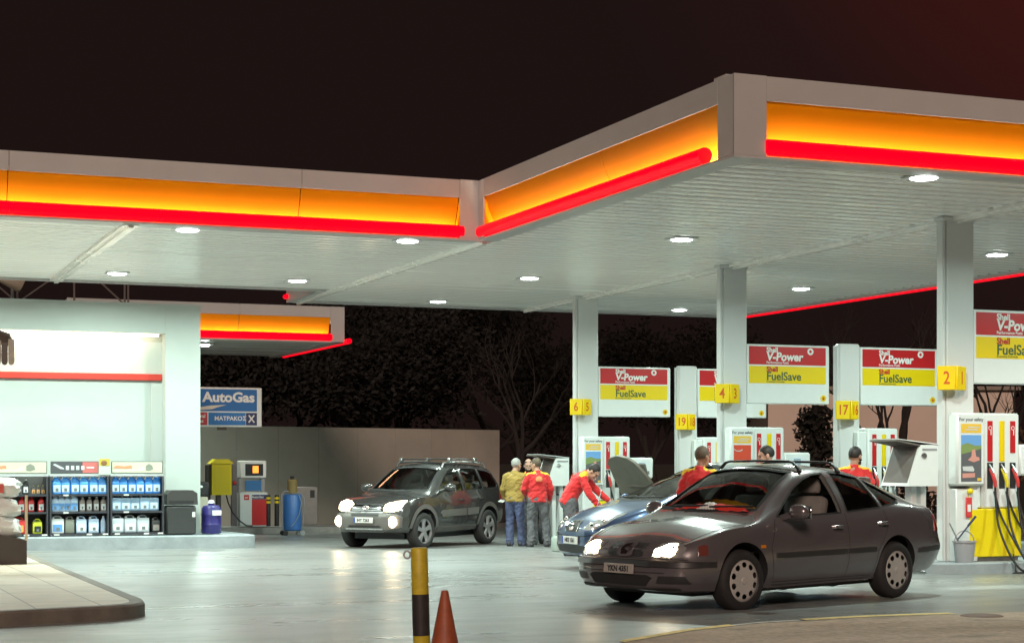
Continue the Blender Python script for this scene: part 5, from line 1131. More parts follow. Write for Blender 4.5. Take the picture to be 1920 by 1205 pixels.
b = MB(); b.lathe([(0,1.03),(.12,1.03),(.12,1.30),(.13,1.33),(.10,1.36),(0,1.37)], n=18); b.build('gauge_bowl', mat('amber_glass', (.28,.20,.08), .2), od); b = MB(); b.lathe([(0,1.375),(.05,1.37),(.05,1.43),(0,1.44)], n=12); b.build('valve', black, od)
b = MB(); b.tube([(-.24,-.05,.12),(-.27,-.05,.5),(-.27,-.05,1.0),(-.20,-.05,1.08),(.20,-.05,1.02),(.28,-.05,.9),(.27,-.05,.5),(.24,-.05,.12)], .014, 6); b.build('frame', grey, od)
b = MB(); b.tube([(.10,-.23,1.0),(.16,-.27,.8),(.10,-.26,.5),(-.02,-.25,.3),(-.10,-.25,.22)], .011, 6); b.build('hose', mat('pale_hose', (.3,.36,.45), .5), od)
for (x, y) in ((-.20,-.14),(.22,-.14),(-.2,.16),(.2,.16)): b = MB(); b.lathe([(0,-.02),(.06,-.02),(.065,-.01),(.065,.01),(.06,.02),(0,.02)], (x, y, .066), 14, axis='y'); b.build('castor', black if x < 0 else steel, od)
# AutoGas sign
vs_ = 42.4; uA, uB = u_at(352, vs_), u_at(490, vs_); q = uv(uA, vs_); W_ = uB-uA; so = thing('gas_sign', 'blue and white board reading AutoGas beside the shop corner', 'sign', (q.x, q.y, 0), ANG)
kk = 3230/uv(uB, vs_).y; z1, z0_ = 1.477+(862-727)/kk, 1.477+(862-801)/kk; H_ = z1-z0_
b = MB(); b.box2((0, -.07, z0_), (W_, .07, z1), bev=.02); b.build('frame', pump_white, so)
b = MB(); b.box2((.06, -.076, z0_+H_*.40), (W_-.13, -.0705, z1-.05)); b.build('blue_panel', mat('sign_blue', (.025,.14,.40), .4), so)
b = MB(); b.box2((.50, -.076, z0_+.05), (W_-.42, -.0705, z0_+H_*.365)); b.build('blue_strip', mat('sign_blue_two', (.03,.17,.46), .4), so); b = MB(); b.box2((W_-.41, -.076, z0_+.05), (W_-.13, -.0705, z0_+H_*.365)); b.build('navy_patch', mat('sign_navy', (.03,.035,.12), .4), so)
b = MB(); b.box2((.06, -.076, z0_+.05), (.47, -.0705, z0_+H_*.365)); rp = b.build('red_patch', mat('sign_red_two', (.55,.05,.06), .4), so)
text('AutoGas', .335, txt_white, so, (W_*.545, -.079, z0_+H_*.74), bold=.012, sx=1.08); text('MATPAKOΣ', .15, txt_white, so, (W_*.60-.06, -.079, z0_+H_*.215), bold=.003); text('coral\ngas', .12, txt_white, rp, (.30, -.079, z0_+H_*.21), bold=.003)
b = MB(); b.tube([(W_-.34,-.078,z0_+.12),(W_-.20,-.078,z0_+.30)], .02, 5); b.tube([(W_-.34,-.078,z0_+.30),(W_-.20,-.078,z0_+.12)], .02, 5); b.build('emblem', txt_white, so)
b = MB(); b.prism([(.06,z0_+H_*.40),(.06,z0_+H_*.46),(.55,z0_+H_*.54),(.95,z0_+H_*.56),(.70,z0_+H_*.49),(.60,z0_+H_*.45)], lambda a, c, d: (a, d, c), -.080, -.0765); b.build('swoosh', mat('swoosh_cream', (.70,.62,.50), .5), so)
b = MB(); b.box2((.02, .071, GZ), (.13, .17, z0_+.5)); b.build('post', mat('dark_post', (.07,.05,.045), .5), so); b = MB(); b.box2((W_*.40, -.05, z0_-.07), (W_*.40+.22, .05, z0_)); b.build('bracket', mat('dark_post', (.07,.05,.045), .5), so)
# ================================================================== FOREGROUND
yq = 11.7; xq = (789-960)/3230*yq; pb = thing('striped_bollard', 'leaning yellow and black banded steel bollard at bottom of photo', 'bollard', (xq+.01, yq, gz(yq)), .6)
zt_ = 1.477-(1026-862)*yq/3230-gz(yq)
by = mat('bollard_yellow', (.60,.47,.03), .5, var=.18, scale=14, bump=.1); bb = mat('bollard_black', (.035,.03,.028), .5, var=.3, scale=14, bump=.1)
cuts_ = [(zt_, zt_-.315, by), (zt_-.315, zt_-.595, bb), (zt_-.595, -.02, by)]
for a, c, m in cuts_:
    b = MB(); r_ = .058
    if a == zt_: b.lathe([(0,a),(r_*.9,a),(r_,a-.008),(r_,c+.001)], n=24)
    else: b.lathe([(r_+(.0006 if m is bb else 0),a),(r_+(.0006 if m is bb else 0),c+.001)], n=24)
    b.build('band', m, pb)
pb.rotation_euler = (0, R(-1.6), 0)
b = MB(); n = 14; b.tube([(-.082+.022*math.cos(2*math.pi*k/n), -.01, zt_-.045+.026*math.sin(2*math.pi*k/n)) for k in range(n+1)], .006, 6); b.build('ring', steel, pb)
yq = 11.5; xq = (834-960)/3230*yq; zt_ = 1.477-(1106-862)*yq/3230-gz(yq)
cn = thing('traffic_cone', 'weathered orange traffic cone beside the striped bollard', 'cone', (xq, yq, gz(yq)), .4)
b = MB(); b.lathe([(0,zt_),(.020,zt_),(.024,zt_-.008),(.115,.035),(.13,.03)], n=28); b.build('cone', mat('cone_orange', (.33,.078,.03), .55, var=.22, scale=11, bump=.08), cn); b = MB(); b.box((0,0,.016), (.36,.36,.03), bev=.012); b.build('foot', mat('cone_foot', (.30,.06,.03), .6), cn)
# bags stand at far left
yq = 24.0; q = Vector(((-6-960)/3230*yq, yq, gz(yq)+.13)); st = thing('bag_stand', 'dark sloping stand holding white bags at left edge of photo', 'stand', q, ANG)
b = MB(); b.prism([(-.9,0),(.36,0),(.36,.33),(-.9,.62)], lambda a, c, d: (a, d, c), -.42, .42); b.build('crate', mat('crate_dark', (.055,.045,.04), .7, var=.15), st)
b = MB(); b.box2((.335, -.43, .33), (.37, -.40, .95)); b.build('corner_strip', mat('pale_strip', (.62,.52,.34), .5), st)
wrap = mat('shiny_wrap', (.68,.68,.66), .18, spec=.8, bump=.6, bscale=9); 
def bag(x, z, w, h, lab, print_m, tilt=0.0, seed=0):
    rng = random.Random(seed); o = thing('sack', lab, 'sack', q, ANG, 'plastic sacks on the stand'); b = MB(); n, m = 20, 12; vs = []; fs = []
    ph = [rng.uniform(0, 6) for _ in range(6)]
    for i in range(n):
        for j in range(m+1):
            a = 2*math.pi*i/n; f = math.pi*j/m; sx_ = math.copysign(abs(math.cos(a))**.55, math.cos(a)); sy = math.copysign(abs(math.sin(a))**.55, math.sin(a)); s_ = math.sin(f)**.35
            wob = 1+.05*math.sin(5*a+ph[0]+3*f)+.04*math.sin(9*f+ph[1]+4*a); vs.append((x+sx_*s_*w/2*wob, sy*s_*.38*wob, z+h/2-math.cos(f)*h/2*(.96+.04*wob)+tilt*sx_*s_*w/2))
    for i in range(n):
        for j in range(m): fs.append((i*(m+1)+j, ((i+1)%n)*(m+1)+j, ((i+1)%n)*(m+1)+j+1, i*(m+1)+j+1))
    b.add(vs, fs); b.build('wrapping', wrap, o)
    if print_m:
        dv = [(x-w*.30+w*.55*i/6, -.40-.02*math.sin(i), z+h*.28+h*.42*j/3+tilt*(i/6-.5)*w*.5) for i in range(7) for j in range(4)]; b = MB(); b.add(dv, [(i*4+j, (i+1)*4+j, (i+1)*4+j+1, i*4+j+1) for i in range(6) for j in range(3)]); b.build('print', print_m, o)
red_print = mat('red_print', (.55,.10,.08), .4)
bag(-.25, .42, 1.15, .34, 'lowest crumpled white sack on the dark stand', None, -.22, 1); bag(-.25, .66, 1.12, .30, 'middle crumpled white sack on the dark stand', None, -.1, 2); bag(-.22, .90, 1.1, .30, 'white sack with red print on the stack at left edge', red_print, 0, 3); bag(-.45, 1.16, .78, .42, 'topmost pale sack leaning on the stack at left edge', None, -.25, 4)
# hanging fringe at far left
q2 = Vector(((-2-960)/3230*23, 23.0, 0)); zt_ = 1.477+(862-627)*23/3230; hg = thing('hanging_fringe', 'dark scalloped fringe of a folded parasol hanging at left edge', 'parasol', (q2.x, q2.y, 0), ANG)
b = MB(); b.tube([(-.5,0,zt_-.02),(-.1,0,zt_-.0),(.10,0,zt_-.06),(.16,0,zt_-.12)], [.10,.10,.09,.04], 10); b.build('cover', mat('fringe_dark', (.08,.06,.05), .8, var=.3), hg)
b = MB()
for k in range(7):
    x = -.40+.085*k; b.prism([(x+.002,zt_-.06),(x+.083,zt_-.06)]+[(x+.0425+.0405*math.cos(R(a)),zt_-.36+.05*math.sin(R(a))) for a in (0,-30,-60,-90,-120,-150,-180)], lambda p_, q_, d_: (p_, d_, q_), -.075+.01*(k%2), -.060+.01*(k%2), k % 2)
b.build('fringe', [mat('fringe_pale', (.40,.37,.33), .8, var=.3), mat('fringe_grey', (.14,.12,.11), .8)], hg)
b = MB(); b.cyl((-.45,0,0), (-.45,0,zt_), .03, 10); b.build('pole', grey, hg)
# ================================================================== PEOPLE
skin_m = mat('skin', (.50,.29,.21), .55, var=.05, scale=9); skin_d = mat('skin_tan', (.40,.22,.15), .55, var=.05, scale=9)
hair_dk = mat('hair_dark', (.018,.014,.012), .6); hair_gr = mat('hair_grey', (.36,.35,.33), .7, var=.15, scale=40); hair_br = mat('hair_brown', (.10,.07,.045), .65, var=.2, scale=40)
jk_red = mat('jacket_red', (.58,.016,.018), .75, var=.10, scale=12, bump=.25, bscale=14, sheen=.2); jk_yel = mat('jacket_yellow', (.80,.52,.03), .75, var=.08, scale=12); khaki = mat('khaki_knit', (.33,.23,.055), .85, var=.10, scale=14, bump=.25, bscale=30)
tr_grey = mat('grey_trousers', (.10,.105,.115), .8, var=.18, scale=10, bump=.35, bscale=12); jeans = mat('blue_jeans', (.06,.078,.155), .8, var=.18, scale=10, bump=.35, bscale=12); shirt_b = mat('pale_blue_shirt', (.50,.58,.68), .8, bump=.2, bscale=14); shoe_m = mat('dark_shoes', (.025,.025,.027), .5); eye_m = mat('eye_dark', (.02,.015,.012), .2); wool_g = mat('grey_knit_cap', (.42,.42,.40), .9, bump=.3, bscale=60)
from mathutils import noise as mnoise
def fuse(b, name, mats, parent, vox=.011, smooth=5, colour=None, smf=.5, fold=0.0, fsc=(9,9,9)):
    o = b.build(name, mats, fix=False, sharp=180)
    md = o.modifiers.new('r', 'REMESH'); md.mode = 'VOXEL'; md.voxel_size = vox; md.use_smooth_shade = True
    m2 = o.modifiers.new('s', 'SMOOTH'); m2.factor = smf; m2.iterations = smooth
    me = eval_mesh(o); o.modifiers.clear(); o.data = me; o.parent = parent
    if fold:
        sd_ = Vector((random.random()*50, random.random()*50, 0))
        N_ = len(me.vertices); C_ = np.empty(N_*3); me.vertices.foreach_get('co', C_); C_ = C_.reshape(-1, 3); Q_ = np.array([n.vector[:] for n in me.vertex_normals]); A_ = np.empty(N_)
        for k_ in range(N_):
            c_ = Vector(C_[k_]); w_ = Vector((c_.x*fsc[0], c_.y*fsc[1], c_.z*fsc[2] + c_.y*5)); f1 = mnoise.noise(w_+sd_); f2 = 1-abs(mnoise.noise(w_*1.7+sd_*2))*2
            A_[k_] = fold*(f1*.9 + f2*.7 - .25)
        me.vertices.foreach_set('co', (C_ + Q_*A_[:, None]).ravel())
    me.materials.clear()
    for m in (mats if isinstance(mats, (list, tuple)) else [mats]): me.materials.append(m)
    n = len(me.polygons); idx = [0]*n
    if colour:
        for i, p in enumerate(me.polygons): idx[i] = colour(p.center)
    me.polygons.foreach_set('material_index', idx); me.polygons.foreach_set('use_smooth', [True]*n); me.update()
    return o
def limb(b, pts, rs, n=12, flat=1.0): b.tube(pts, rs, n, flat=flat); [b.ell(p, (r*.99,)*3, 12, 8) for p, r in zip(pts, rs)]
def V3(p): return Vector(p)
def person(label, loc, heading, J, top, legs, hair, skin=None, hairstyle='short', beard=False, yoke=True, logo=False, sleeve=1.0, h=1.0, bald=0.0, group=None, grip=(.6, .6)):
    skin = skin or skin_m
    D = dict(pelvis=(0,0,.95), waist=(.005,0,1.10), chest=(0,0,1.30), neck=(0,0,1.465), head=(.02,0,1.612), yaw=0.0, pitch=0.0,
             lsh=(0,.178,1.392), rsh=(0,-.178,1.392), lel=(-.04,.245,1.13), rel=(-.04,-.245,1.13), lwr=(.05,.25,.895), rwr=(.05,-.25,.895),
             lhip=(0,.095,.92), rhip=(0,-.095,.92), lkn=(.03,.11,.50), rkn=(.03,-.11,.50), lan=(-.02,.12,.09), ran=(-.02,-.12,.09), lft=R(12), rft=R(-12))
    D.update(J); G = {k: (V3(v) if isinstance(v, tuple) else v) for k, v in D.items()}
    o = thing('person', label, 'person', loc, heading, group); o.scale = (h, h, h)
    hm = Matrix.Translation(G['head']) @ Matrix.Scale(1.07, 4) @ Matrix.Rotation(G['yaw'], 4, 'Z') @ Matrix.Rotation(G['pitch'], 4, 'Y')
    spine_f = (G['chest']-G['pelvis']).normalized()
    # ---- body: one continuous figure
    b = MB()
    limb(b, [G['pelvis'], G['waist'], G['chest'], G['chest'].lerp(G['neck'], .6)], [.125, .115, .135, .10], 16)
    b.tube([G['lsh'], G['chest'].lerp(G['neck'], .55), G['rsh']], [.062, .085, .062], 12)
    limb(b, [G['chest'].lerp(G['neck'], .75), G['neck'], G['neck'].lerp(hm.translation, .55)], [.075, .058, .056])
    for s in 'lr':
        limb(b, [G[s+'sh'], G[s+'sh'].lerp(G[s+'el'], .4), G[s+'el'], G[s+'el'].lerp(G[s+'wr'], .3), G[s+'wr']], [.058, .050, .041, .042, .028])
        limb(b, [G[s+'hip'], G[s+'hip'].lerp(G[s+'kn'], .3), G[s+'kn'], G[s+'kn'].lerp(G[s+'an'], .3), G[s+'an']], [.088, .082, .056, .056, .038])
        fa = G[s+'ft']; fd = V3((math.cos(fa), math.sin(fa), 0)); an = G[s+'an']; limb(b, [an-fd*.04-V3((0,0,.05)), an+fd*.08-V3((0,0,.055)), an+fd*.15-V3((0,0,.062))], [.036, .034, .026])
        # hand: palm, four curled fingers of different lengths, thumb from the side of the palm
        d = (G[s+'wr']-G[s+'el']).normalized(); sg = 1 if s == 'l' else -1; inn = V3((.15,-sg,0)); inn = (inn - d*inn.dot(d)).normalized(); ac = d.cross(inn)*sg
        if ac.x < 0: ac = -ac
        w = G[s+'wr']; b.tube([w, w+d*.045, w+d*.092], [.026,.030,.027], 10, flat=1.0); cu_ = grip[0 if s == 'l' else 1]
        for k, (off, ln) in enumerate(((.033,.072),(.012,.080),(-.011,.075),(-.032,.058))):
            p0 = w+d*.088+ac*off; p1 = p0+(d*(1-.35*cu_)+inn*cu_*.5).normalized()*ln*.42; p2 = p1+(d*(1-cu_)+inn*cu_).normalized()*ln*.33; p3 = p2+(d*(.7-cu_)+inn*cu_*1.1).normalized()*ln*.27
            b.tube([p0, p1, p2, p3], [.0105,.010,.0092,.0075], 7)
        t0 = w+d*.03+ac*.026; b.tube([t0, t0+(d*.5+ac*.75+inn*.4).normalized()*.036, t0+(d*.8+ac*.6+inn*.6).normalized()*.068], [.013,.0115,.009], 7)
    # head
    def HP(x, y, z): return hm @ V3((x, y, z))
    hb = MB(); hb.ell((0,0,.035), (.098,.076,.098), 20, 14); hb.ell((.022,0,-.035), (.072,.062,.085), 18, 12); hb.ell((.062,0,-.088), (.030,.036,.026), 12, 8)
    hb.tube([(.090,0,.022), (.112,0,-.012), (.104,0,-.030)], [.012,.016,.014], 8); hb.tube([(.088,.030,-.062), (.099,0,-.060), (.088,-.030,-.062)], [.008,.011,.008], 8); hb.tube([(.086,.050,.026), (.098,.02,.030), (.098,-.02,.030), (.086,-.050,.026)], [.010,.012,.012,.010], 8)
    for sg in (1, -1): hb.ell((-.005, sg*.080, -.008), (.022,.012,.034), 10, 8); hb.ell((.068, sg*.040, -.020), (.022,.020,.022), 8, 6)
    b.add([hm @ V3(v) for v in hb.v], hb.f)
    fuse(b, 'body', skin, o, .009, 3)
    for sg in (1, -1):
        e_ = MB(); e_.ell(HP(.083, sg*.032, .004), (.010,.013,.009), 10, 7); e_.build('eye', eye_m, o)
        e_ = MB(); e_.tube([HP(.090, sg*.018, .028), HP(.091, sg*.034, .032), HP(.080, sg*.052, .026)], [.005,.006,.004], 6); e_.build('eyebrow', hair if hair is not wool_g else hair_gr, o)
    # hair: a cap over the skull, cut at the hairline
    hb = MB(); n, m = 26, 16; vs = []; fs = []; keep = {}
    for i in range(n):
        for j in range(m+1):
            a = 2*math.pi*i/n; f = math.pi*j/m; x, y, z = math.sin(f)*math.cos(a), math.sin(f)*math.sin(a), math.cos(f)
            lum = 1+.02*math.sin(7*a+3*f)
            front = max(0, x); zl = -.55+1.15*front**1.2 if hairstyle != 'cap' else -.30+.35*front
            if bald and z > .55: pass
            zz = max(z, zl); q = math.sqrt(max(0, 1-zz*zz)); l = math.hypot(x, y) or 1
            if z < zl: vs.append((x/l*q*.092-.004, y/l*q*.071, .035+zz*.094-.004))
            else: vs.append((x*.102*lum-.005, y*.080*lum, .037+z*.102*lum))
    for i in range(n):
        for j in range(m): fs.append((i*(m+1)+j, i*(m+1)+j+1, ((i+1)%n)*(m+1)+j+1, ((i+1)%n)*(m+1)+j))
    if bald:
        hb.add([HP(x, y, min(z, .09)) if True else 0 for x, y, z in vs], fs)
    else: hb.add([HP(*p) for p in vs], fs)
    hb.build('knit_cap' if hairstyle == 'cap' else 'hair', hair, o)
    if beard:
        hb = MB(); hb.ell((.035,0,-.075), (.066,.064,.050), 16, 10); hb.tube([(.02,.066,-.01), (.03,.068,-.05)], [.010,.016], 8); hb.tube([(.02,-.066,-.01), (.03,-.068,-.05)], [.010,.016], 8); c_ = MB(); c_.add([HP(*v) for v in hb.v], hb.f); c_.build('beard', hair_dk, o)
    # ---- top
    b = MB(); hem = G['pelvis'].lerp(G['waist'], -.45)
    b.tube([hem, G['pelvis'].lerp(G['waist'], .4), G['waist'], G['waist'].lerp(G['chest'], .6), G['chest'].lerp(G['neck'], .25), G['chest'].lerp(G['neck'], .6), G['chest'].lerp(G['neck'], .85)], [.196, .192, .186, .196, .190, .150, .085], 28, flat=.72)
    sd = (G['lsh']-G['rsh']).normalized(); fw_ = sd.cross(spine_f)
    for s, sg in (('l', 1), ('r', -1)):
        wr = G[s+'el'].lerp(G[s+'wr'], .97*sleeve)
        limb(b, [G[s+'sh']-sd*sg*.01, G[s+'sh'].lerp(G[s+'el'], .5), G[s+'el'], G[s+'el'].lerp(G[s+'wr'], .5), wr], [.074, .070, .062, .057, .046])
    b.tube([G['lsh'], G['chest'].lerp(G['neck'], .55), G['rsh']], [.070, .095, .070], 14); b.tube([G['chest'].lerp(G['neck'], .70), G['neck'].lerp(hm.translation, .02), G['neck'].lerp(hm.translation, .26)], [.098, .074, .068], 16)
    def col(c):
        if not yoke: return 0
        for s in 'lr':
            a_ = G['neck'].lerp(G[s+'sh'], .45) ; c_ = G[s+'sh'].lerp(G[s+'el'], -.05); t_ = max(0, min(1, (c-a_).dot(c_-a_)/((c_-a_).length_squared))); q_ = a_+(c_-a_)*t_
            if (c-q_).length < .074 and (c-q_).dot(spine_f) > -.012 and abs((c-q_).dot(fw_)) < .062: return 1
        return 0
    fuse(b, 'jacket' if yoke else 'jumper', [top, jk_yel], o, .012, 6, col, fold=.016, fsc=(7,7,11))
    # ---- trousers and shoes
    b = MB(); b.ell(G['pelvis']-spine_f*.02, (.145,.165,.13), 18, 12)
    for s in 'lr':
        hp, kn, an = G[s+'hip'], G[s+'kn'], G[s+'an']
        limb(b, [hp, hp.lerp(kn, .35), kn, kn.lerp(an, .4), an-V3((0,0,.03))], [.112, .104, .082, .078, .074], 14)
        for k in range(3): b.ell(an.lerp(kn, .03+.06*k)+V3((.008*(-1)**k,0,0)), (.080+.004*(k % 2), .078, .022), 12, 7)
    fuse(b, 'trousers', legs, o, .012, 4, fold=.014, fsc=(9,9,9))
    for s in 'lr':
        fa = G[s+'ft']; fd = V3((math.cos(fa), math.sin(fa), 0)); an = G[s+'an']; g = V3((an.x, an.y, an.z-.09)); b = MB()
        limb(b, [g-fd*.055+V3((0,0,.045)), g+fd*.06+V3((0,0,.045)), g+fd*.155+V3((0,0,.036))], [.046, .046, .036]); b.ell(g-fd*.02+V3((0,0,.075)), (.052,.046,.05)); b.box(g+fd*.055+V3((0,0,.012)), (.27,.09,.022), rz=fa, bev=.008); fuse(b, 'shoe', shoe_m, o, .010, 4)
    if logo:                       # round shell shaped emblem on the back
        c = G['chest'].lerp(G['neck'], .22) - fw_*.168; up = spine_f; b = MB(); vs = [c - fw_*.004 - up*.055]
        for k in range(13):
            a = R(-25+230*k/12); rr_ = .070 if k % 2 == 0 else .064; vs.append(c + sd*rr_*math.cos(a) + up*(rr_*math.sin(a)-.005) + fw_*.012)
        b.add(vs, [(0, k+1, k+2) for k in range(12)]); e_ = b.build('shell_emblem', mat('emblem_gold', (.78,.40,.16), .6), o)
        b = MB()
        for k in range(1, 12, 2): b.tube([vs[0]-fw_*.004, vs[k+1]-fw_*.004], .0028, 5)
        b.build('ribs', mat('emblem_red', (.6,.05,.03), .6), e_)
    return o
def at(px, y): x = (px-960)/3230*y; return (x, y, gz(y))
grp = 'people at the pumps'
person('grey haired man in khaki jumper and blue jeans seen from behind', at(965, 34.4), R(68), dict(head=(.045,-.015,1.612), yaw=R(-18), lel=(.02,.27,1.14), lwr=(.20,.30,.98), rel=(.02,-.25,1.14), rwr=(.20,-.17,1.0), lan=(-.03,.10,.09), ran=(.04,-.13,.09)), khaki, jeans, hair_gr, yoke=False, grip=(.25, .6), h=1.0)
pp = thing('paper', 'small pale paper held in the hand of the man in khaki', 'paper', at(941, 34.65), R(68)); b = MB(); b.box((0,0,.90), (.16,.11,.006), ry=R(-12), rx=R(10)); b.build('sheet', plate_white, pp)
person('bearded man in red and yellow facing the camera between two others', at(991, 35.3), R(262), dict(pitch=R(6), yaw=R(10)), jk_red, tr_grey, hair_dk, beard=True, bald=1, h=1.0)
person('man in red jacket with shell emblem seen from behind, grey trousers', at(1008, 34.0), R(100), dict(head=(.03,.02,1.612), yaw=R(42), lel=(.03,.28,1.14), lwr=(.22,.20,1.03), rel=(-.02,-.27,1.13), rwr=(.14,-.26,.93), lkn=(.03,.13,.5), rkn=(.03,-.15,.5), lan=(-.02,.14,.09), ran=(-.02,-.19,.09)), jk_red, tr_grey, hair_br, logo=True, h=1.0)
person('man in red jacket bending over the open engine bay', at(1070, 29.8), R(-8), dict(pelvis=(-.04,0,.93), waist=(.03,0,1.08), chest=(.15,0,1.26), neck=(.26,0,1.39), head=(.38,-.01,1.42), pitch=R(46), yaw=R(-10),
    lsh=(.22,.178,1.33), rsh=(.22,-.178,1.33), lel=(.42,.24,1.10), rel=(.34,-.25,1.05), lwr=(.62,.18,.94), rwr=(.50,-.20,.83), lkn=(.06,.12,.50), rkn=(.02,-.12,.50)), jk_red, tr_grey, hair_dk, logo=True, h=1.02)
person('man in red jacket with yellow seams standing between the two nearest cars', at(1313, 21.4), R(72), dict(head=(.03,-.02,1.617), yaw=R(-28), lel=(.05,.26,1.15), lwr=(.24,.20,1.0), rel=(.05,-.26,1.15), rwr=(.24,-.2,1.0)), jk_red, tr_grey, hair_br, skin=skin_d, logo=False, h=.965)
person('man in pale blue shirt looking left beyond the roof bars', at(1443, 23.4), R(172), dict(head=(.04,0,1.61), yaw=R(6), pitch=R(10)), shirt_b, tr_grey, hair_dk, yoke=False, h=1.0)
person('dark bearded man in red and yellow seen beyond the rear of the dark car', at(1601, 23.9), R(84), dict(head=(.02,-.02,1.61), yaw=R(-34), pitch=R(4)), jk_red, tr_grey, hair_dk, skin=skin_d, beard=True, h=1.0)
# passenger in the off-roader
c = suv.matrix_world if False else None
loc_ = Vector((ctr.x, ctr.y, gz(ctr.y))) if False else suv.location
hd_ = suv.rotation_euler.z; off = Matrix.Rotation(hd_, 3, 'Z') @ Vector((-.95, .36, .02))
person('passenger in yellowish top on the rear seat of the off roader', loc_+off, hd_, dict(pelvis=(0,0,.78), waist=(-.03,0,.92), chest=(-.07,0,1.08), neck=(-.08,0,1.23), head=(-.05,0,1.36), yaw=R(20), lsh=(-.07,.17,1.18), rsh=(-.07,-.17,1.18), lel=(.05,.22,.95), rel=(.05,-.22,.95), lwr=(.26,.16,.92), rwr=(.26,-.16,.92), lhip=(.02,.09,.76), rhip=(.02,-.09,.76), lkn=(.40,.10,.80), rkn=(.40,-.10,.80), lan=(.44,.10,.46), ran=(.44,-.10,.46)), khaki, tr_grey, hair_dk, yoke=False, h=.97)
# water can behind the bending man
x_, y_, z_ = at(1046, 31.6); cnn = thing('watering_can', 'pale green plastic can on the ground at the feet of the bending man', 'can', (x_, y_, z_), .3)
b = MB(); b.box((0,0,.14), (.20,.26,.28), bev=.04, seg=2); b.tube([(0,-.08,.27),(0,-.07,.37),(0,.05,.37),(0,.09,.27)], .016, 8); b.build('body', mat('can_green', (.36,.44,.40), .4), cnn); b = MB(); b.tube([(.06,.05,.24),(.13,.10,.40),(.17,.13,.58)], [.04,.035,.02], 8); b.build('spout', cap_w, cnn)
# small scooter between the men
x_, y_, z_ = at(1036, 36.2); sc_ = thing('scooter', 'grey parked scooter partly hidden between the two men in red', 'scooter', (x_, y_, z_), R(250))
b = MB(); b.tube([(.55,0,.62),(.50,0,.35),(.30,0,.22),(-.05,0,.22),(-.25,0,.38),(-.60,0,.62)], [.10,.13,.11,.10,.17,.11], 12); b.tube([(.52,0,.5),(.44,0,1.0)], [.09,.06], 10); b.build('bodywork', mat('scooter_grey', (.28,.25,.22), .35, .3), sc_)
b = MB(); b.box((-.28,0,.74), (.62,.26,.12), bev=.05, seg=2); b.build('seat', black, sc_); b = MB(); b.tube([(.40,.32,1.02),(.44,.15,1.04),(.44,-.15,1.04),(.40,-.32,1.02)], .018, 8); b.build('handlebar', dark, sc_)
for x in (.62, -.55): b = MB(); b.lathe([(.12,-.05),(.20,-.055),(.235,-.03),(.235,.03),(.20,.055),(.12,.05),(0,.04),(0,-.04),(.12,-.05)], (x,0,.24), 20, axis='y'); b.build('wheel', tyre_m, sc_)
b = MB(); b.ell((.56,0,.92), (.05,.07,.06)); b.build('headlight', chrome, sc_)
# ================================================================== BACKGROUND
bw = thing('lit_building', 'pale pinkish blank building wall far behind the pumps and trees', 'building', (0,0,0), 0)
b = MB(); b.box2((11.3, 76, -.7), (22.2, 84, 4.55)); b.build('wall', mat('pink_render', (.68,.55,.46), .8, var=.06, scale=.4), bw)
b = MB(); b.box2((11.1, 75.8, 4.553), (22.4, 84.2, 4.72)); b.build('parapet', mat('parapet', (.30,.25,.21), .8), bw)
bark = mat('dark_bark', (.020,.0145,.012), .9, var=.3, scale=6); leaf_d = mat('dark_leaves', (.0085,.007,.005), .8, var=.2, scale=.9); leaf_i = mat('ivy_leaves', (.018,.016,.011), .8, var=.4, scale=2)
def limbs(rng, b, p, d, L, r, depth, tips, spread=.6, up=.15, kids_=(2, 3)):
    n = 5; pts = [p.copy()]; q = p.copy(); dd = d.copy()
    for i in range(n):
        dd = (dd + Vector((rng.gauss(0,.12), rng.gauss(0,.12), rng.gauss(0,.08)+up*.2))).normalized(); q = q + dd*L/n; pts.append(q.copy())
    b.tube(pts, [r*(1-.45*i/n) for i in range(n+1)], max(4, min(9, int(4+r*30))), caps=False)
    if depth == 0: tips.append(q); return
    for _ in range(rng.randint(*kids_)):
        a = rng.uniform(0, 6.283); s_ = spread*rng.uniform(.6, 1.3); ax = dd.orthogonal().normalized(); ax2 = dd.cross(ax); nd = (dd*math.cos(s_) + (ax*math.cos(a)+ax2*math.sin(a))*math.sin(s_)).normalized(); nd.z += up; nd.normalize()
        limbs(rng, b, pts[rng.randint(n-2, n)], nd, L*rng.uniform(.62, .85), r*.55, depth-1, tips, spread, up, kids_)
def leaves(rng, b, c, rad, n, sz):
    vs = []; fs = []
    for _ in range(n):
        d = Vector((rng.gauss(0,1), rng.gauss(0,1), rng.gauss(0,1))).normalized()*rng.random()**.5; p = Vector(c)+Vector((d.x*rad[0], d.y*rad[1], d.z*rad[2]))
        a = Vector((rng.gauss(0,1), rng.gauss(0,1), rng.gauss(0,1))).normalized(); e = a.orthogonal().normalized(); s_ = sz*rng.uniform(.6, 1.4); o = len(vs)
        vs += [p-a*s_, p+e*s_*.55, p+a*s_, p-e*s_*.55]; fs.append((o, o+1, o+2, o+3))
    b.add(vs, fs)
def tree(label, x, y, h, seed, crown=True, depth=4, spread=.55, r=.22, group=None, lf=None, cl=60, csz=.26, trunk_h=.35, up=.15, crad=(1.3,1.3,.9)):
    rng = random.Random(seed); o = thing('tree', label, 'tree', (x, y, -.7), rng.uniform(0, 6), group); b = MB(); tips = []
    limbs(rng, b, Vector((0,0,0)), Vector((rng.gauss(0,.05), rng.gauss(0,.05), 1)), h*trunk_h, r, depth, tips, spread, up); b.build('trunk', bark, o, fix=False)
    if crown:
        b = MB()
        for t_ in tips: leaves(rng, b, t_, crad, cl, csz)
        b.build('crown', lf or leaf_d, o, fix=False, sharp=180)
    return o
far = 'dark leafy trees beyond the far wall'
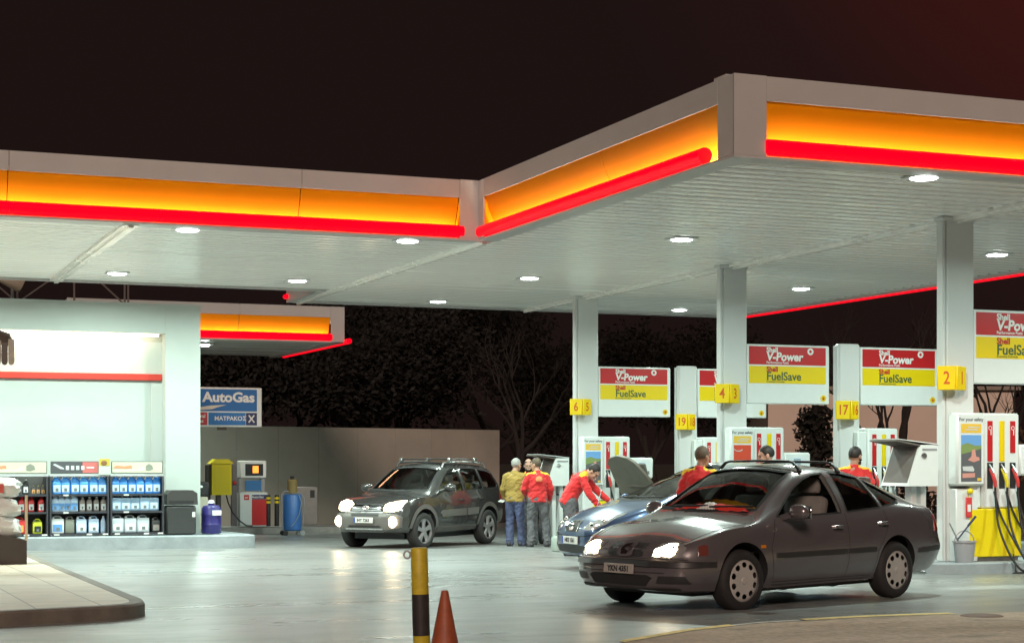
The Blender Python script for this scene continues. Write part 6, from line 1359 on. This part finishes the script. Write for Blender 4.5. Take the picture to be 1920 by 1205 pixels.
names = ['dark leafy tree behind the far wall near the blue sign', 'dark leafy tree behind the middle of the far wall', 'dark leafy tree above the off roader roof', 'dark leafy tree behind the right end of the far wall', 'dark leafy tree just left of the farthest column', 'dark leafy tree between the farthest and middle columns', 'dark leafy tree behind the shop corner', 'dark leafy tree seen behind the middle fuel sign', 'dark leafy tree at the far right behind the nearest column']
for k, (px, y, h) in enumerate(((520, 64, 10), (640, 68, 11), (760, 62, 9.5), (880, 66, 11), (1010, 70, 11.5), (1230, 72, 11), (420, 60, 9), (1390, 80, 12), (1800, 92, 13))):
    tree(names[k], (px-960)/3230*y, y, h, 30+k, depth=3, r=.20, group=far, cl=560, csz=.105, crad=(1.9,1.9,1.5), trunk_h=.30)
# bare trees and an ivy covered one before the lit wall
for k, (px, y, h, lab) in enumerate(((935, 56, 8.5, 'leafless tree with two pale forked limbs right of the far wall'), (1462, 66, 9, 'leafless slender tree before the lit wall, left of the ivy tree'), (1572, 67, 10, 'leafless tall tree before the lit wall, right of the ivy tree'), (1655, 64, 9, 'leafless spreading tree before the lit wall under the hidden sign'), (1712, 62, 10, 'thick trunked leafless tree left of the nearest column'), (1850, 60, 9, 'leafless tree with drooping branches at right edge of the lit wall'))):
    tree(lab, (px-960)/3230*y, y, h, 70+k, crown=False, depth=5, r=.17 if k not in (4,) else .27, spread=.5, group='leafless trees', trunk_h=.30)
yv = 64; xv = (1528-960)/3230*yv; iv = thing('ivy_tree', 'stout trunk wrapped in dark ivy before the lit wall', 'tree', (xv, yv, -.7), 0)
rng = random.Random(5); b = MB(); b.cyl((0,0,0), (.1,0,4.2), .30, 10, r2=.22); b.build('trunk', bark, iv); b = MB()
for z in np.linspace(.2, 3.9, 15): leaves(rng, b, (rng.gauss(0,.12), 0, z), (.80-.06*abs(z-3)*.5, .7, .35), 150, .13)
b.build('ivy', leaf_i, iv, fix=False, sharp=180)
for k, (px, y, z, w, lab) in enumerate(((1700, 66, 1.6, 1.0, 'dark ragged bush before the lit wall under the hidden sign'), (1640, 68, 1.2, .8, 'low dark bush before the lit wall beside a fuel pump'), (1860, 66, 3.2, 1.2, 'brown ragged hedge top at right below the nearest sign'), (1480, 70, 1.0, .7, 'low dark bush at left foot of the lit wall'))):
    b = MB(); rng = random.Random(90+k); o = thing('bush', lab, 'bush', ((px-960)/3230*y, y, -.7), 0, 'bushes before the lit wall')
    for j in range(7): leaves(rng, b, (rng.gauss(0, w*.6), rng.gauss(0,.4), z*rng.uniform(.3, 1.1)), (.7*w,.5,.5), 90, .15)
    b.build('foliage', leaf_i if k != 2 else mat('brown_leaves', (.10,.06,.035), .8, var=.4), o, fix=False, sharp=180); b = MB(); b.cyl((0,0,0), (0,0,z), .06, 6); b.build('stem', bark, o)
